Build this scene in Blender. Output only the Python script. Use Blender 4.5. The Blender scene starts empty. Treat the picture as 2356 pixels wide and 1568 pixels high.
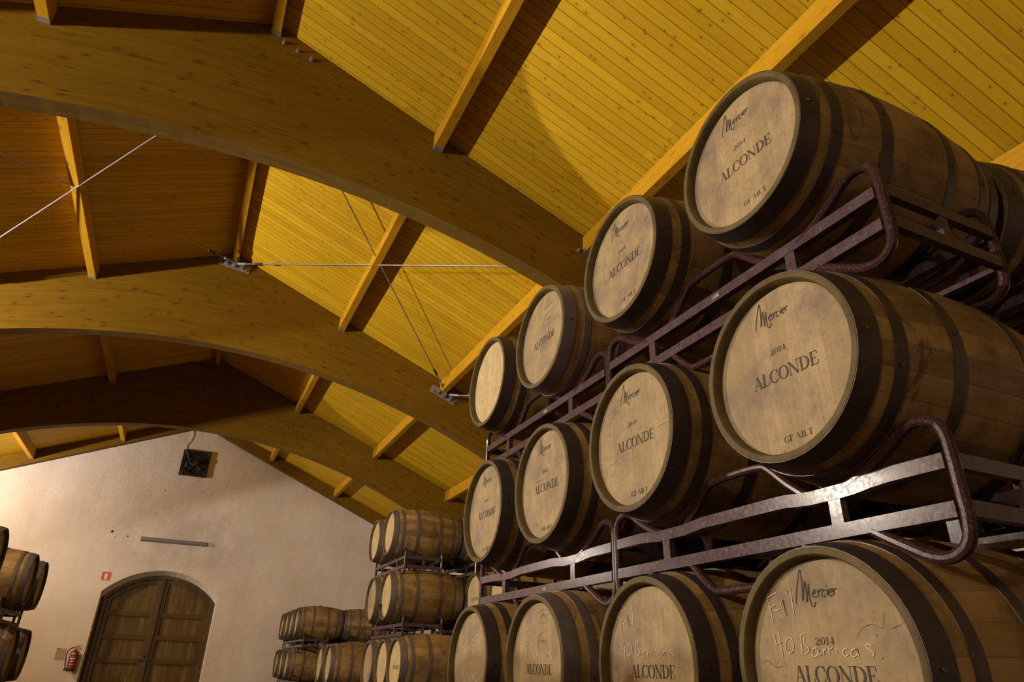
import bpy, math, random
from mathutils import Vector, Matrix
PI = math.pi
C = bpy.context.scene.collection
sc = bpy.context.scene
random.seed(7)

# ------------------------------------------------------------------ camera
CZ = 1.345                      # camera height above the floor
cam_d = bpy.data.cameras.new('camera'); cam = bpy.data.objects.new('camera', cam_d); C.objects.link(cam)
cam_d.sensor_width = 36.0; cam_d.sensor_fit = 'HORIZONTAL'
cam_d.lens = 36.0 * 1555.4457750880904 / 2356.0
YAW, PITCH, ROLL = 0.4222037328944135, 0.45457918745023823, 0.029258378850898263
_f = Vector((math.sin(YAW)*math.cos(PITCH), math.cos(YAW)*math.cos(PITCH), math.sin(PITCH)))
_r0 = Vector((math.cos(YAW), -math.sin(YAW), 0)); _u0 = _r0.cross(_f)
_r = math.cos(ROLL)*_r0 + math.sin(ROLL)*_u0; _u = -math.sin(ROLL)*_r0 + math.cos(ROLL)*_u0
_m = Matrix((( _r.x, _u.x, -_f.x, 0), (_r.y, _u.y, -_f.y, 0), (_r.z, _u.z, -_f.z, CZ), (0, 0, 0, 1)))
cam.matrix_world = _m
cam_d.clip_start = 0.05; cam_d.clip_end = 100
sc.camera = cam

# ------------------------------------------------------------------ world, lights, exposure
w = bpy.data.worlds.new('world'); sc.world = w; w.use_nodes = True
w.node_tree.nodes['Background'].inputs[0].default_value = (1, .72, .4, 1)
w.node_tree.nodes['Background'].inputs[1].default_value = 0.004
sc.view_settings.view_transform = 'Standard'; sc.view_settings.look = 'None'
sc.view_settings.gamma = 1.0; sc.view_settings.exposure = 0.0
sc.view_settings.use_curve_mapping = False
sc.cycles.max_bounces = 6; sc.cycles.diffuse_bounces = 3; sc.cycles.glossy_bounces = 3
# wall floodlights high on the left wall, one in each bay but one
LX, LZ = -6.45, 2.8 + CZ
LAMPS = [(-1.6, 170, .5), (3.0, 450, .5), (7.75, 660, .5), (16.3, 345, .85)]
for ly, pw, tilt in LAMPS:
    ld = bpy.data.lights.new('floodlight_lamp', 'AREA'); ld.shape = 'RECTANGLE'; ld.size = .15; ld.size_y = .10
    ld.energy = pw; ld.color = (1, .88, .75)
    lo = bpy.data.objects.new('floodlight_lamp', ld); C.objects.link(lo)
    lo.location = (LX, ly, LZ)
    lo.rotation_euler = Vector((-1, 0, -tilt)).to_track_quat('Z', 'Y').to_euler()

# ------------------------------------------------------------------ helpers
def link(o, parent=None):
    C.objects.link(o)
    if parent is not None: o.parent = parent
    return o
def mesh_obj(name, verts, faces, mat, parent=None, smooth=False, loc=None, uvs=None, mats=None, fm=None):
    me = bpy.data.meshes.new(name)
    if loc is not None: verts = [(v[0]-loc[0], v[1]-loc[1], v[2]-loc[2]) for v in verts]
    me.from_pydata(verts, [], faces)
    for m_ in ([mat] if mats is None else mats): me.materials.append(m_)
    if fm: me.polygons.foreach_set('material_index', fm)
    if uvs:
        ul = me.uv_layers.new(name='UVMap')
        for p in me.polygons:
            for li in p.loop_indices: ul.data[li].uv = uvs[me.loops[li].vertex_index]
    if smooth:
        me.polygons.foreach_set('use_smooth', [True]*len(me.polygons))
        me.update()
        try: me.set_sharp_from_angle(angle=math.radians(32))
        except Exception: pass
    me.update()
    o = bpy.data.objects.new(name, me); link(o, parent)
    if loc is not None: o.location = loc
    return o
def tag(o, label=None, cat=None, group=None, kind=None):
    if label: o['label'] = label
    if cat: o['category'] = cat
    if group: o['group'] = group
    if kind: o['kind'] = kind
    return o
def empty(name, loc, rz=0):
    o = bpy.data.objects.new(name, None); link(o); o.location = loc; o.rotation_euler = (0, 0, rz)
    o.empty_display_size = .1
    return o
def copy_tree(o, parent=None):
    c = o.copy(); C.objects.link(c); c.parent = parent
    for ch in list(o.children): copy_tree(ch, c)
    return c
class MB:
    def __init__(s): s.v = []; s.f = []
    def add(s, v, f):
        b = len(s.v); s.v += [tuple(p) for p in v]; s.f += [tuple(b+i for i in q) for q in f]
    def box(s, x0, x1, y0, y1, z0, z1):
        s.add([(x0,y0,z0),(x1,y0,z0),(x1,y1,z0),(x0,y1,z0),(x0,y0,z1),(x1,y0,z1),(x1,y1,z1),(x0,y1,z1)],
              [(0,3,2,1),(4,5,6,7),(0,1,5,4),(1,2,6,5),(2,3,7,6),(3,0,4,7)])
    def bevbox(s, x0, x1, y0, y1, z0, z1, b=.003):
        # box whose long edges (along y) are chamfered
        p = [(x0+b,z0),(x1-b,z0),(x1,z0+b),(x1,z1-b),(x1-b,z1),(x0+b,z1),(x0,z1-b),(x0,z0+b)]
        s.prism_y(p, y0, y1)
    def prism_y(s, p, y0, y1):
        n = len(p)
        s.add([(a,y0,c) for a,c in p]+[(a,y1,c) for a,c in p],
              [tuple(range(n)), tuple(range(2*n-1, n-1, -1))]+[(i,i+n,(i+1)%n+n,(i+1)%n) for i in range(n)])
    def tube(s, pts, r, n=10, cap=True):
        pts = [Vector(p) for p in pts]; rings = []; up = None
        for i, p in enumerate(pts):
            t = (pts[min(i+1, len(pts)-1)] - pts[max(i-1, 0)]).normalized()
            if up is None:
                up = Vector((0,0,1)) if abs(t.z) < .9 else Vector((1,0,0))
            a = up - t*up.dot(t); a.normalize(); up = a; b = t.cross(a)
            rings.append([p + r*(math.cos(2*PI*k/n)*a + math.sin(2*PI*k/n)*b) for k in range(n)])
        v = [q for R in rings for q in R]; f = []
        for i in range(len(rings)-1):
            for k in range(n):
                f.append((i*n+k, i*n+(k+1)%n, (i+1)*n+(k+1)%n, (i+1)*n+k))
        if cap: f.append(tuple(range(n-1, -1, -1))); f.append(tuple((len(rings)-1)*n+k for k in range(n)))
        s.add(v, f)
    def sweep_box(s, path, dx, hz):
        # path of (y, z) centres, box thickness dx in x, height hz
        v = []; f = []
        for (y, z) in path: v += [(-dx/2,y,z-hz/2),(dx/2,y,z-hz/2),(dx/2,y,z+hz/2),(-dx/2,y,z+hz/2)]
        m = len(path)
        for i in range(m-1):
            for k in range(4): f.append((i*4+k, (i+1)*4+k, (i+1)*4+(k+1)%4, i*4+(k+1)%4))
        f += [(0,1,2,3), ((m-1)*4+3,(m-1)*4+2,(m-1)*4+1,(m-1)*4)]
        s.add(v, f)
    def lathe_x(s, prof, n=48, a0=0):
        # prof of (x, r) closed loop or open; revolve around x
        v = []; f = []; m = len(prof)
        for (x, r) in prof:
            for k in range(n):
                a = 2*PI*k/n + a0; v.append((x, r*math.cos(a), r*math.sin(a)))
        for i in range(m-1):
            for k in range(n): f.append((i*n+k, i*n+(k+1)%n, (i+1)*n+(k+1)%n, (i+1)*n+k))
        s.add(v, f)
    def lathe_z(s, prof, n=24, c=(0,0)):
        v = []; f = []; m = len(prof)
        for (r, z) in prof:
            for k in range(n):
                a = 2*PI*k/n; v.append((c[0]+r*math.cos(a), c[1]+r*math.sin(a), z))
        for i in range(m-1):
            for k in range(n): f.append((i*n+(k+1)%n, i*n+k, (i+1)*n+k, (i+1)*n+(k+1)%n))
        s.add(v, f)
    def build(s, name, mat, parent=None, smooth=False, loc=None):
        return mesh_obj(name, s.v, s.f, mat, parent, smooth, loc)
def smooth_path(pts, sub=5):
    P = [Vector(p) for p in pts]; out = []
    for i in range(len(P)-1):
        a = P[max(i-1,0)]; b = P[i]; c = P[i+1]; d = P[min(i+2,len(P)-1)]
        for k in range(sub):
            t = k/sub
            out.append(.5*((2*b)+(c-a)*t+(2*a-5*b+4*c-d)*t*t+(3*b-a-3*c+d)*t**3))
    out.append(P[-1]); return out

# ------------------------------------------------------------------ materials
class NT:
    def __init__(s, name):
        s.m = bpy.data.materials.new(name); s.m.use_nodes = True; s.t = s.m.node_tree
        s.bs = s.t.nodes['Principled BSDF']
    def n(s, ty, ins=None, **kw):
        nd = s.t.nodes.new('ShaderNode'+ty)
        for k, v in kw.items(): setattr(nd, k, v)
        for k, v in (ins or {}).items(): s.set(nd.inputs[k], v)
        return nd
    def set(s, inp, v):
        if isinstance(v, bpy.types.NodeSocket): s.t.links.new(v, inp)
        elif isinstance(v, bpy.types.Node): s.t.links.new(v.outputs[0], inp)
        elif isinstance(v, tuple) and len(v) == 3 and inp.type == 'RGBA': inp.default_value = (*v, 1)
        else: inp.default_value = v
    def mth(s, op, a, b=None, c=None, clamp=False):
        nd = s.t.nodes.new('ShaderNodeMath'); nd.operation = op; nd.use_clamp = clamp
        s.set(nd.inputs[0], a)
        if b is not None: s.set(nd.inputs[1], b)
        if c is not None: s.set(nd.inputs[2], c)
        return nd.outputs[0]
    def mix(s, fac, a, b, mode='MIX'):
        nd = s.t.nodes.new('ShaderNodeMix'); nd.data_type = 'RGBA'; nd.blend_type = mode
        s.set(nd.inputs[0], fac); s.set(nd.inputs[6], a); s.set(nd.inputs[7], b); return nd.outputs[2]
    def rng(s, v, a, b, c=0., d=1.):
        return s.n('MapRange', {0: v, 1: a, 2: b, 3: c, 4: d}).outputs[0]
    def noise(s, vec, scale, detail=4, rough=.55, dist=0):
        return s.n('TexNoise', {'Vector': vec, 'Scale': scale, 'Detail': detail, 'Roughness': rough, 'Distortion': dist}).outputs[0]
    def comb(s, x, y, z=0.):
        return s.n('CombineXYZ', {0: x, 1: y, 2: z}).outputs[0]
    def sep(s, v): return s.n('SeparateXYZ', {0: v}).outputs
    def wn(s, v): return s.n('TexWhiteNoise', {'Vector': v}, noise_dimensions='3D').outputs[0]
    def vor(s, vec, scale, rand=1., dims='3D'):
        return s.n('TexVoronoi', {'Vector': vec, 'Scale': scale, 'Randomness': rand}, voronoi_dimensions=dims).outputs[0]
    def bump(s, h, st=.3, d=.01):
        b = s.n('Bump', {'Strength': st, 'Distance': d, 'Height': h}); s.set(s.bs.inputs['Normal'], b.outputs[0])
    def done(s, col, rough=.6, metal=0., spec=.5):
        s.set(s.bs.inputs['Base Color'], col); s.set(s.bs.inputs['Roughness'], rough)
        s.set(s.bs.inputs['Metallic'], metal); s.set(s.bs.inputs['Specular IOR Level'], spec); return s.m
def plain(name, col, rough=.6, metal=0., spec=.5):
    return NT(name).done(col, rough, metal, spec)

def mk_ceiling():
    t = NT('varnished_pine_boards'); P = t.n('NewGeometry').outputs[0]; x, y, z = t.sep(P)
    yb = t.mth('DIVIDE', y, .098); idx = t.mth('FLOOR', yb); fr = t.mth('SUBTRACT', yb, idx)
    side = t.mth('SIGN', t.mth('ADD', x, .285))
    seg = t.mth('FLOOR', t.mth('ADD', t.mth('DIVIDE', x, 2.3), t.mth('MULTIPLY', t.wn(t.comb(idx, side, 3.)), 9.)))
    r1 = t.wn(t.comb(idx, seg, side)); r2 = t.wn(t.comb(idx, seg, 9.))
    gv = t.comb(t.mth('MULTIPLY', x, 1.1), t.mth('MULTIPLY', y, 30.), t.mth('MULTIPLY', r1, 40.))
    g = t.noise(gv, 1.0, 5, .6, .6)
    col = t.mix(r1, (.65, .395, .013), (.54, .315, .010))
    col = t.mix(t.rng(g, .35, .7), col, t.mix(r2, (.69, .45, .022), (.46, .27, .009)))
    kv = t.comb(t.mth('MULTIPLY', x, .62), t.mth('ADD', y, t.mth('MULTIPLY', r1, 3.)), 0.)
    kd = t.vor(kv, 6.4, 1., '2D'); kn = t.rng(kd, .028, .055, 1., 0.)
    kn = t.mth('MULTIPLY', kn, t.rng(t.noise(P, 3.3, 1), .40, .48))
    col = t.mix(t.mth('MULTIPLY', kn, .8), col, (.07, .03, .005))
    halo = t.mth('MULTIPLY', t.rng(kd, .06, .18, .28, 0.), t.rng(t.noise(P, 3.3, 1), .46, .56))
    col = t.mix(halo, col, (.33, .15, .01))
    gr = t.mth('MAXIMUM', t.rng(fr, .0, .06, 1., 0.), t.rng(fr, .955, 1., 0., 1.))
    col = t.mix(t.mth('MULTIPLY', gr, .85), col, (.06, .03, .004))
    t.bump(t.mth('SUBTRACT', t.mth('MULTIPLY', g, .15), gr), .6, .004)
    return t.done(col, t.rng(g, .3, .7, .45, .6), spec=.2)
def mk_glulam(name, c1, c2, c3, knot, lam=.042, kn_amt=.75):
    t = NT(name); uv = t.n('TexCoord').outputs['UV']; x, y, z = t.sep(uv)
    yl = t.mth('DIVIDE', y, lam); idx = t.mth('FLOOR', yl); fr = t.mth('SUBTRACT', yl, idx)
    seg = t.mth('FLOOR', t.mth('ADD', t.mth('DIVIDE', x, 1.1), t.mth('MULTIPLY', t.wn(t.comb(idx, 1., 3.)), 9.)))
    r1 = t.wn(t.comb(idx, seg, 1.))
    g = t.noise(t.comb(t.mth('MULTIPLY', x, 1.6), t.mth('MULTIPLY', y, 38.), t.mth('MULTIPLY', r1, 30.)), 1., 5, .62, .8)
    big = t.noise(t.comb(t.mth('MULTIPLY', x, .35), t.mth('MULTIPLY', y, 1.2), 0.), 1.6, 3)
    col = t.mix(r1, c1, c2); col = t.mix(t.rng(g, .35, .72), col, c3)
    col = t.mix(t.rng(big, .35, .7, 0., .35), col, c2)
    kv = t.comb(t.mth('MULTIPLY', x, .33), t.mth('ADD', y, t.mth('MULTIPLY', r1, .05)), 0.)
    wob = t.noise(uv, 14., 3)
    kd = t.mth('ADD', t.vor(kv, 8.5, 1., '2D'), t.mth('MULTIPLY', t.mth('SUBTRACT', wob, .5), .22))
    kn = t.mth('MULTIPLY', t.rng(kd, .02, .17, 1., 0.), t.rng(t.noise(t.comb(t.mth('MULTIPLY', x, 2.), t.mth('MULTIPLY', y, 5.), 7.), 1.3, 2), .38, .5))
    col = t.mix(t.mth('MULTIPLY', kn, kn_amt), col, knot)
    ln = t.rng(fr, .0, .06, .35, 0.)
    col = t.mix(ln, col, knot)
    t.bump(g, .12, .003)
    return t.done(col, t.rng(g, .3, .7, .5, .65), spec=.14)
def mk_staves():
    t = NT('oak_staves'); O = t.n('TexCoord').outputs['Object']; x, y, z = t.sep(O)
    rnd = t.n('ObjectInfo').outputs['Random']
    a = t.mth('ADD', t.mth('DIVIDE', t.mth('ARCTAN2', y, z), 2*PI/27), t.mth('MULTIPLY', rnd, 27.))
    idx = t.mth('FLOOR', a); fr = t.mth('SUBTRACT', a, idx)
    r1 = t.wn(t.comb(idx, rnd, 2.)); r2 = t.wn(t.comb(idx, rnd, 5.))
    ro = t.mth('MULTIPLY', rnd, 50.)
    ov = t.n('VectorMath', {0: O, 1: t.comb(ro, ro, ro)}, operation='ADD').outputs[0]
    g = t.noise(t.n('VectorMath', {0: ov, 1: (4., 60., 60.)}, operation='MULTIPLY').outputs[0], 1., 4, .6)
    st = t.noise(ov, 5., 5, .65)
    base = t.mix(t.mth('POWER', r1, 1.6), (.36, .235, .078), (.14, .083, .022))
    base = t.mix(t.mth('MULTIPLY', rnd, .55), base, (.29, .155, .036))
    base = t.mix(t.rng(g, .3, .75, 0., .4), base, (.42, .27, .10))
    base = t.mix(t.rng(st, .45, .62, 0., .7), base, (.11, .066, .026))
    sp = t.vor(ov, 22.); base = t.mix(t.mth('MULTIPLY', t.rng(sp, .05, .12, .8, 0.), t.rng(t.noise(ov, 7., 2), .5, .58)), base, (.03, .02, .012))
    dk = t.noise(t.n('VectorMath', {0: ov, 1: (9., 2.5, 2.5)}, operation='MULTIPLY').outputs[0], 1.5, 4, .7, 1.)
    base = t.mix(t.rng(dk, .59, .68, 0., .65), base, (.03, .018, .01))
    jn = t.mth('MAXIMUM', t.rng(fr, 0., .035, 1., 0.), t.rng(fr, .965, 1., 0., 1.))
    base = t.mix(t.mth('MULTIPLY', jn, .35), base, (.06, .03, .01))
    t.bump(t.mth('SUBTRACT', t.mth('MULTIPLY', g, .3), jn), .4, .002)
    return t.done(base, .62, spec=.3)
def mk_head(name, a, b, dirt):
    t = NT(name); O = t.n('TexCoord').outputs['Object']; x, y, z = t.sep(O)
    rnd = t.n('ObjectInfo').outputs['Random']; ro = t.mth('MULTIPLY', rnd, 50.)
    ys = t.mth('ADD', t.mth('DIVIDE', y, .062), t.mth('MULTIPLY', rnd, 7.)); idx = t.mth('FLOOR', ys); fr = t.mth('SUBTRACT', ys, idx)
    r1 = t.wn(t.comb(idx, rnd, 2.))
    ov = t.n('VectorMath', {0: O, 1: t.comb(ro, ro, ro)}, operation='ADD').outputs[0]
    g = t.noise(t.n('VectorMath', {0: ov, 1: (1., 90., 7.)}, operation='MULTIPLY').outputs[0], 1., 4, .6, .5)
    gr = t.noise(ov, 6., 6, .68)
    col = t.mix(r1, a, b); col = t.mix(t.rng(g, .3, .68, 0., .65), col, (.27, .19, .095))
    col = t.mix(t.rng(gr, .44, .70, 0., dirt), col, (.17, .13, .095)); col = t.mix(t.rng(t.noise(ov, 38., 4, .7), .55, .72, 0., .45), col, (.12, .09, .06))
    sp = t.vor(ov, 48.); spm = t.mth('MULTIPLY', t.rng(sp, .07, .14, 1., 0.), t.rng(t.noise(ov, 9., 2), .56, .62))
    col = t.mix(t.mth('MULTIPLY', spm, .7), col, (.06, .04, .02))
    jn = t.rng(fr, 0., .02, .5, 0.)
    col = t.mix(jn, col, (.12, .07, .03))
    rr = t.mth('SQRT', t.mth('ADD', t.mth('MULTIPLY', y, y), t.mth('MULTIPLY', z, z)))
    t.bump(t.mth('ADD', t.mth('MULTIPLY', g, .4), jn), .12, .0015)
    return t.done(col, .6, spec=.25)
def mk_hoop(name, a, b, rough):
    t = NT(name); O = t.n('TexCoord').outputs['Object']
    rnd = t.n('ObjectInfo').outputs['Random']; ro = t.mth('MULTIPLY', rnd, 50.)
    ov = t.n('VectorMath', {0: O, 1: t.comb(ro, ro, ro)}, operation='ADD').outputs[0]
    n1 = t.noise(ov, 9., 5, .7); n2 = t.noise(ov, 60., 3, .6)
    col = t.mix(t.rng(n1, .35, .7), a, b); col = t.mix(t.rng(n2, .6, .75, 0., .5), col, (.16, .11, .07))
    t.bump(n2, .15, .001)
    return t.done(col, t.rng(n1, .3, .7, rough, rough+.2), .55, .5)
def mk_rackpaint():
    t = NT('maroon_rack_paint'); O = t.n('NewGeometry').outputs[0]
    n1 = t.noise(O, 14., 5, .7); n2 = t.noise(O, 70., 4, .65); n3 = t.vor(O, 90.)
    col = t.mix(t.rng(n1, .35, .65), (.068, .038, .042), (.088, .064, .070))
    col = t.mix(t.rng(n2, .56, .68, 0., .6), col, (.15, .12, .13))
    col = t.mix(t.rng(t.noise(O, 33., 5, .75), .6, .67, 0., .9), col, (.035, .018, .015))
    t.bump(n2, .12, .0006)
    return t.done(col, t.rng(n2, .35, .65, .15, .26), 0., .18)
def mk_plaster():
    t = NT('lime_plaster'); P = t.n('NewGeometry').outputs[0]; x, y, z = t.sep(P)
    n1 = t.noise(P, .9, 5, .6); n2 = t.noise(P, 7., 5, .6)
    st = t.noise(t.comb(t.mth('MULTIPLY', x, 2.2), y, t.mth('MULTIPLY', z, .35)), 1.4, 4, .6)
    col = t.mix(t.rng(n1, .35, .7), (.79, .69, .59), (.69, .59, .485))
    # darker mottled patch above the door
    dx = t.mth('DIVIDE', t.mth('ADD', x, .2), 1.9); dz = t.mth('DIVIDE', t.mth('SUBTRACT', z, CZ+2.55), .95)
    d2 = t.mth('ADD', t.mth('MULTIPLY', dx, dx), t.mth('MULTIPLY', dz, dz))
    m_ = t.mth('MULTIPLY', t.rng(d2, 0., 1.15, 1., 0.), t.rng(t.noise(P, 2.1, 5, .65), .3, .62))
    col = t.mix(t.mth('MULTIPLY', m_, .5), col, (.36, .29, .24))
    col = t.mix(t.rng(st, .52, .75, 0., .22), col, (.5, .4, .32))
    col = t.mix(t.rng(n2, .62, .75, 0., .2), col, (.55, .46, .38))
    b = t.mth('ADD', t.noise(P, 5., 5, .6), t.mth('MULTIPLY', t.noise(P, 22., 4, .6), .4))
    t.bump(b, .55, .02)
    return t.done(col, .85, spec=.2)
def mk_doorwood(name, a, b):
    t = NT(name); P = t.n('NewGeometry').outputs[0]; x, y, z = t.sep(P)
    xi = t.mth('FLOOR', t.mth('DIVIDE', x, .105)); fr = t.mth('SUBTRACT', t.mth('DIVIDE', x, .105), xi)
    r1 = t.wn(t.comb(xi, 0., 1.))
    g = t.noise(t.comb(t.mth('MULTIPLY', x, 28.), y, t.mth('MULTIPLY', z, 1.6)), 1., 5, .65, .5)
    col = t.mix(r1, a, b); col = t.mix(t.rng(g, .42, .7, 0., .75), col, (.035, .018, .006))
    col = t.mix(t.rng(t.noise(P, 1.7, 4), .5, .75, 0., .5), col, (.05, .03, .012))
    gr = t.rng(fr, 0., .06, .8, 0.)
    col = t.mix(gr, col, (.02, .012, .005)); t.bump(t.mth('SUBTRACT', g, gr), .4, .004)
    return t.done(col, .6, spec=.25)
def mk_floor():
    t = NT('worn_concrete'); P = t.n('NewGeometry').outputs[0]
    n1 = t.noise(P, .8, 5, .6); col = t.mix(t.rng(n1, .3, .7), (.10, .07, .05), (.15, .11, .08))
    t.bump(t.noise(P, 20., 4), .2, .004); return t.done(col, .6, spec=.3)

M_CEIL = mk_ceiling()
M_BEAM = mk_glulam('glulam_spruce', (.185, .098, .0045), (.138, .071, .003), (.222, .122, .007), (.055, .025, .004))
M_PURL = mk_glulam('purlin_spruce', (.52, .275, .010), (.45, .225, .008), (.57, .32, .016), (.13, .06, .010), lam=.2, kn_amt=.5)
M_SOFF = mk_glulam('weathered_soffit_edge', (.155, .088, .014), (.125, .070, .010), (.19, .112, .024), (.10, .05, .02), lam=.06, kn_amt=.4)
M_STAVE = mk_staves()
M_HEAD = mk_head('oak_head', (.41, .31, .165), (.30, .225, .11), 1.0)
M_HEADP = mk_head('pale_oak_head', (.58, .46, .24), (.50, .385, .19), .3)
M_CHIME = NT('oak_chime')
_c = M_CHIME; _O = _c.n('TexCoord').outputs['Object']
M_CHIME = _c.done(_c.mix(_c.rng(_c.noise(_O, 12., 5, .65), .35, .7), (.125, .088, .030), (.065, .046, .016)), .65, spec=.25)
M_HOOP = mk_hoop('dark_hoop_steel', (.085, .062, .052), (.055, .042, .036), .36)
M_HOOPG = mk_hoop('galvanised_hoop_steel', (.20, .16, .14), (.12, .095, .085), .45)
M_RACK = mk_rackpaint()
_c = NT('rack_tube_paint'); _O = _c.n('NewGeometry').outputs[0]; _g = _c.noise(_O, 130., 4, .6)
M_TUBE = _c.done(_c.mix(_c.rng(_g, .52, .8), (.042, .018, .019), (.10, .065, .062)), _c.rng(_g, .4, .7, .18, .32), 0., .28)
M_PLAST = mk_plaster()
M_FLOOR = mk_floor()
M_DOORP = mk_doorwood('old_door_planks', (.22, .13, .026), (.12, .07, .015))
M_DOORF = mk_doorwood('old_door_frame', (.13, .08, .026), (.09, .052, .016))
M_INK = plain('stencil_ink', (.055, .035, .018), .7)
M_INKF = plain('faded_ink', (.26, .19, .11), .7)
M_CHALK = plain('chalk', (.60, .50, .39), .9)
M_GALV = NT('galvanised_steel')
_c = M_GALV; _O = _c.n('NewGeometry').outputs[0]
M_GALV = _c.done(_c.mix(_c.rng(_c.noise(_O, 25., 4), .35, .7), (.26, .235, .24), (.36, .33, .33)), .5, .4)
M_BLACK = plain('black_plastic', (.02, .016, .014), .45)
M_BLACKM = plain('black_metal', (.045, .035, .03), .5, .3)
M_BLUE = plain('blue_glint_colour', (.05, .16, .75), .4)
M_GREYM = plain('dusty_grey_lamp_housing', (.27, .24, .23), .55)
M_GREYD = plain('dark_grey_groove', (.12, .10, .095), .6)
M_RED = plain('red_paint', (.22, .028, .014), .4)
M_SIGN = plain('red_sign', (.62, .10, .03), .6)
M_WHITE = plain('white_print', (.75, .66, .58), .7)
M_CREAM = plain('cream_paper', (.40, .31, .22), .8)
M_YELP = plain('yellow_paper', (.45, .33, .08), .8)
M_WIRE = plain('white_cable', (.72, .66, .6), .6)
M_WIRED = plain('dusty_grey_cable', (.22, .19, .17), .6)
M_DOORR = mk_glulam('door_rail_wood', (.13, .078, .017), (.09, .055, .012), (.17, .10, .024), (.03, .018, .008), lam=.3)
M_CRACK = plain('dark_crack', (.15, .10, .05), .9)
M_BRASS = plain('brass', (.5, .36, .12), .35, .8)
# ------------------------------------------------------------------ building shell
XR = -.285                      # ridge
XL, XE = -7.1, 6.7              # side walls
YB, YF = -8.3, 18.75            # back and gable wall
RZ, SL = 5.77 + CZ, .41
def ceil_z(x): return RZ - SL*abs(x-XR)
def arch_z(x):
    d = abs(x-XR)
    if d < 4.45: return 4.2 - .0545*d*d + CZ
    return 4.2 - .0545*4.45**2 - .43*(d-4.45) + CZ
v = [(XL-.2,YB,ceil_z(XL-.2)), (XR,YB,RZ), (XE+.2,YB,ceil_z(XE+.2)), (XL-.2,YF+.2,ceil_z(XL-.2)), (XR,YF+.2,RZ), (XE+.2,YF+.2,ceil_z(XE+.2))]
vt = [(a, b, c+.12) for a, b, c in v]
o = mesh_obj('ceiling', v+vt, [(0,3,4,1),(1,4,5,2),(6,7,10,9),(7,8,11,10),(0,1,7,6),(1,2,8,7),(3,9,10,4),(4,10,11,5),(0,6,9,3),(2,5,11,8)], M_CEIL); tag(o, kind='structure')
b = MB(); b.box(XL-.2, XE+.2, YB-.2, YF+.4, -.15, 0); tag(b.build('floor', M_FLOOR), kind='structure')
b = MB(); b.box(XL-.25, XL, YB, YF, 0, ceil_z(XL)); tag(b.build('wall_left', M_PLAST), kind='structure')
b = MB(); b.box(XE, XE+.25, YB, YF, 0, ceil_z(XE)); tag(b.build('wall_right', M_PLAST), kind='structure')
b = MB(); b.prism_y([(XL-.2,0),(XE+.2,0),(XE+.2,ceil_z(XE)),(XR,RZ),(XL-.2,ceil_z(XL))], YB-.25, YB); tag(b.build('wall_back', M_PLAST), kind='structure')
# gable wall with an arched door opening
DX0, DX1, DZS, DZC = -1.63, .84, 1.405+CZ, 1.935+CZ
DCX = (DX0+DX1)/2; hw = (DX1-DX0)/2; rise = DZC-DZS; DR = (hw*hw+rise*rise)/(2*rise)
def arc_pts(x0, x1, drop=0., n=22, shrink=0.):
    out = []
    for i in range(n+1):
        x = x0+(x1-x0)*i/n
        out.append((x, DZC-DR+math.sqrt((DR-drop)**2-(x-DCX)**2)))
    return out
arc = arc_pts(DX0, DX1)
XW0, XW1 = XL-.2, XE+.2
def gable(y0, y1):
    V = []; F = []
    xs = [XW0] + [p[0] for p in arc] + [XW1]
    # front and back faces built in vertical strips
    for y, flip in ((y0, False), (y1, True)):
        def quad(a, bq):
            i = len(V); V.extend([(a[0],y,a[1]),(bq[0],y,bq[1]),(bq[0],y,bq[2]),(a[0],y,a[2])])
            F.append((i,i+1,i+2,i+3) if not flip else (i+3,i+2,i+1,i))
        quad((XW0,0,ceil_z(XW0)), (DX0,0,ceil_z(DX0)))
        px = arc
        for i in range(len(px)-1):
            quad((px[i][0],px[i][1],ceil_z(px[i][0])), (px[i+1][0],px[i+1][1],ceil_z(px[i+1][0])))
        quad((DX1,0,ceil_z(DX1)), (XW1,0,ceil_z(XW1)))
    # reveal
    loop = [(DX0,0)] + arc + [(DX1,0)]; ia = arc_pts(DX0+.02, DX1-.02, .10)
    lop2 = [(DX0+.02,0)] + ia + [(DX1-.02,0)]; lop3 = lop2
    for A_, B_, ya_, yb_ in ((loop, lop2, y0, y0+.2), (lop2, lop3, y0+.2, y1)):
        for i in range(len(loop)-1):
            a, c, a2, c2 = A_[i], A_[i+1], B_[i], B_[i+1]; k = len(V)
            V.extend([(a[0],ya_,a[1]),(a2[0],yb_,a2[1]),(c2[0],yb_,c2[1]),(c[0],ya_,c[1])]); F.append((k,k+1,k+2,k+3))
    return V, F
V, F = gable(YF, YF+.35)
tag(mesh_obj('wall_far', V, F, M_PLAST), kind='structure')
# small drill holes / damage spots in the plaster as flat dark patches, the shade inside painted on
b = MB()
for hx, hz, hr in ((-1.75,2.72,.035),(-1.40,2.645,.022),(-1.66,2.60,.012),(-.86,3.80,.013),(-.02,3.85,.013),(-.93,3.22,.012),(.02,3.25,.012),(.5,2.95,.008),(1.45,2.6,.008),(-.35,2.2,.006)):
    n = 8; c = len(b.v)
    pts = [(hx+hr*math.cos(2*PI*k/n)*random.uniform(.7,1.2), YF-.004, hz+CZ+hr*math.sin(2*PI*k/n)*random.uniform(.7,1.2)) for k in range(n)]
    b.v += pts; b.f.append(tuple(c+k for k in range(n)))
holes = b.build('trim_1', plain('hole_shade_colour', (.03,.022,.018), .9)); tag(holes, kind='structure')

# door in the opening
door = empty('door_1', (DCX, YF+.22, 0)); tag(door, kind='structure')
def dpart(name, b, mat, parent=None):
    o = b.build(name, mat, parent or door)
    o.location = (-DCX, -(YF+.22), 0) if parent is None else (0,0,0)
    return o
yd = YF+.22
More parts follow.
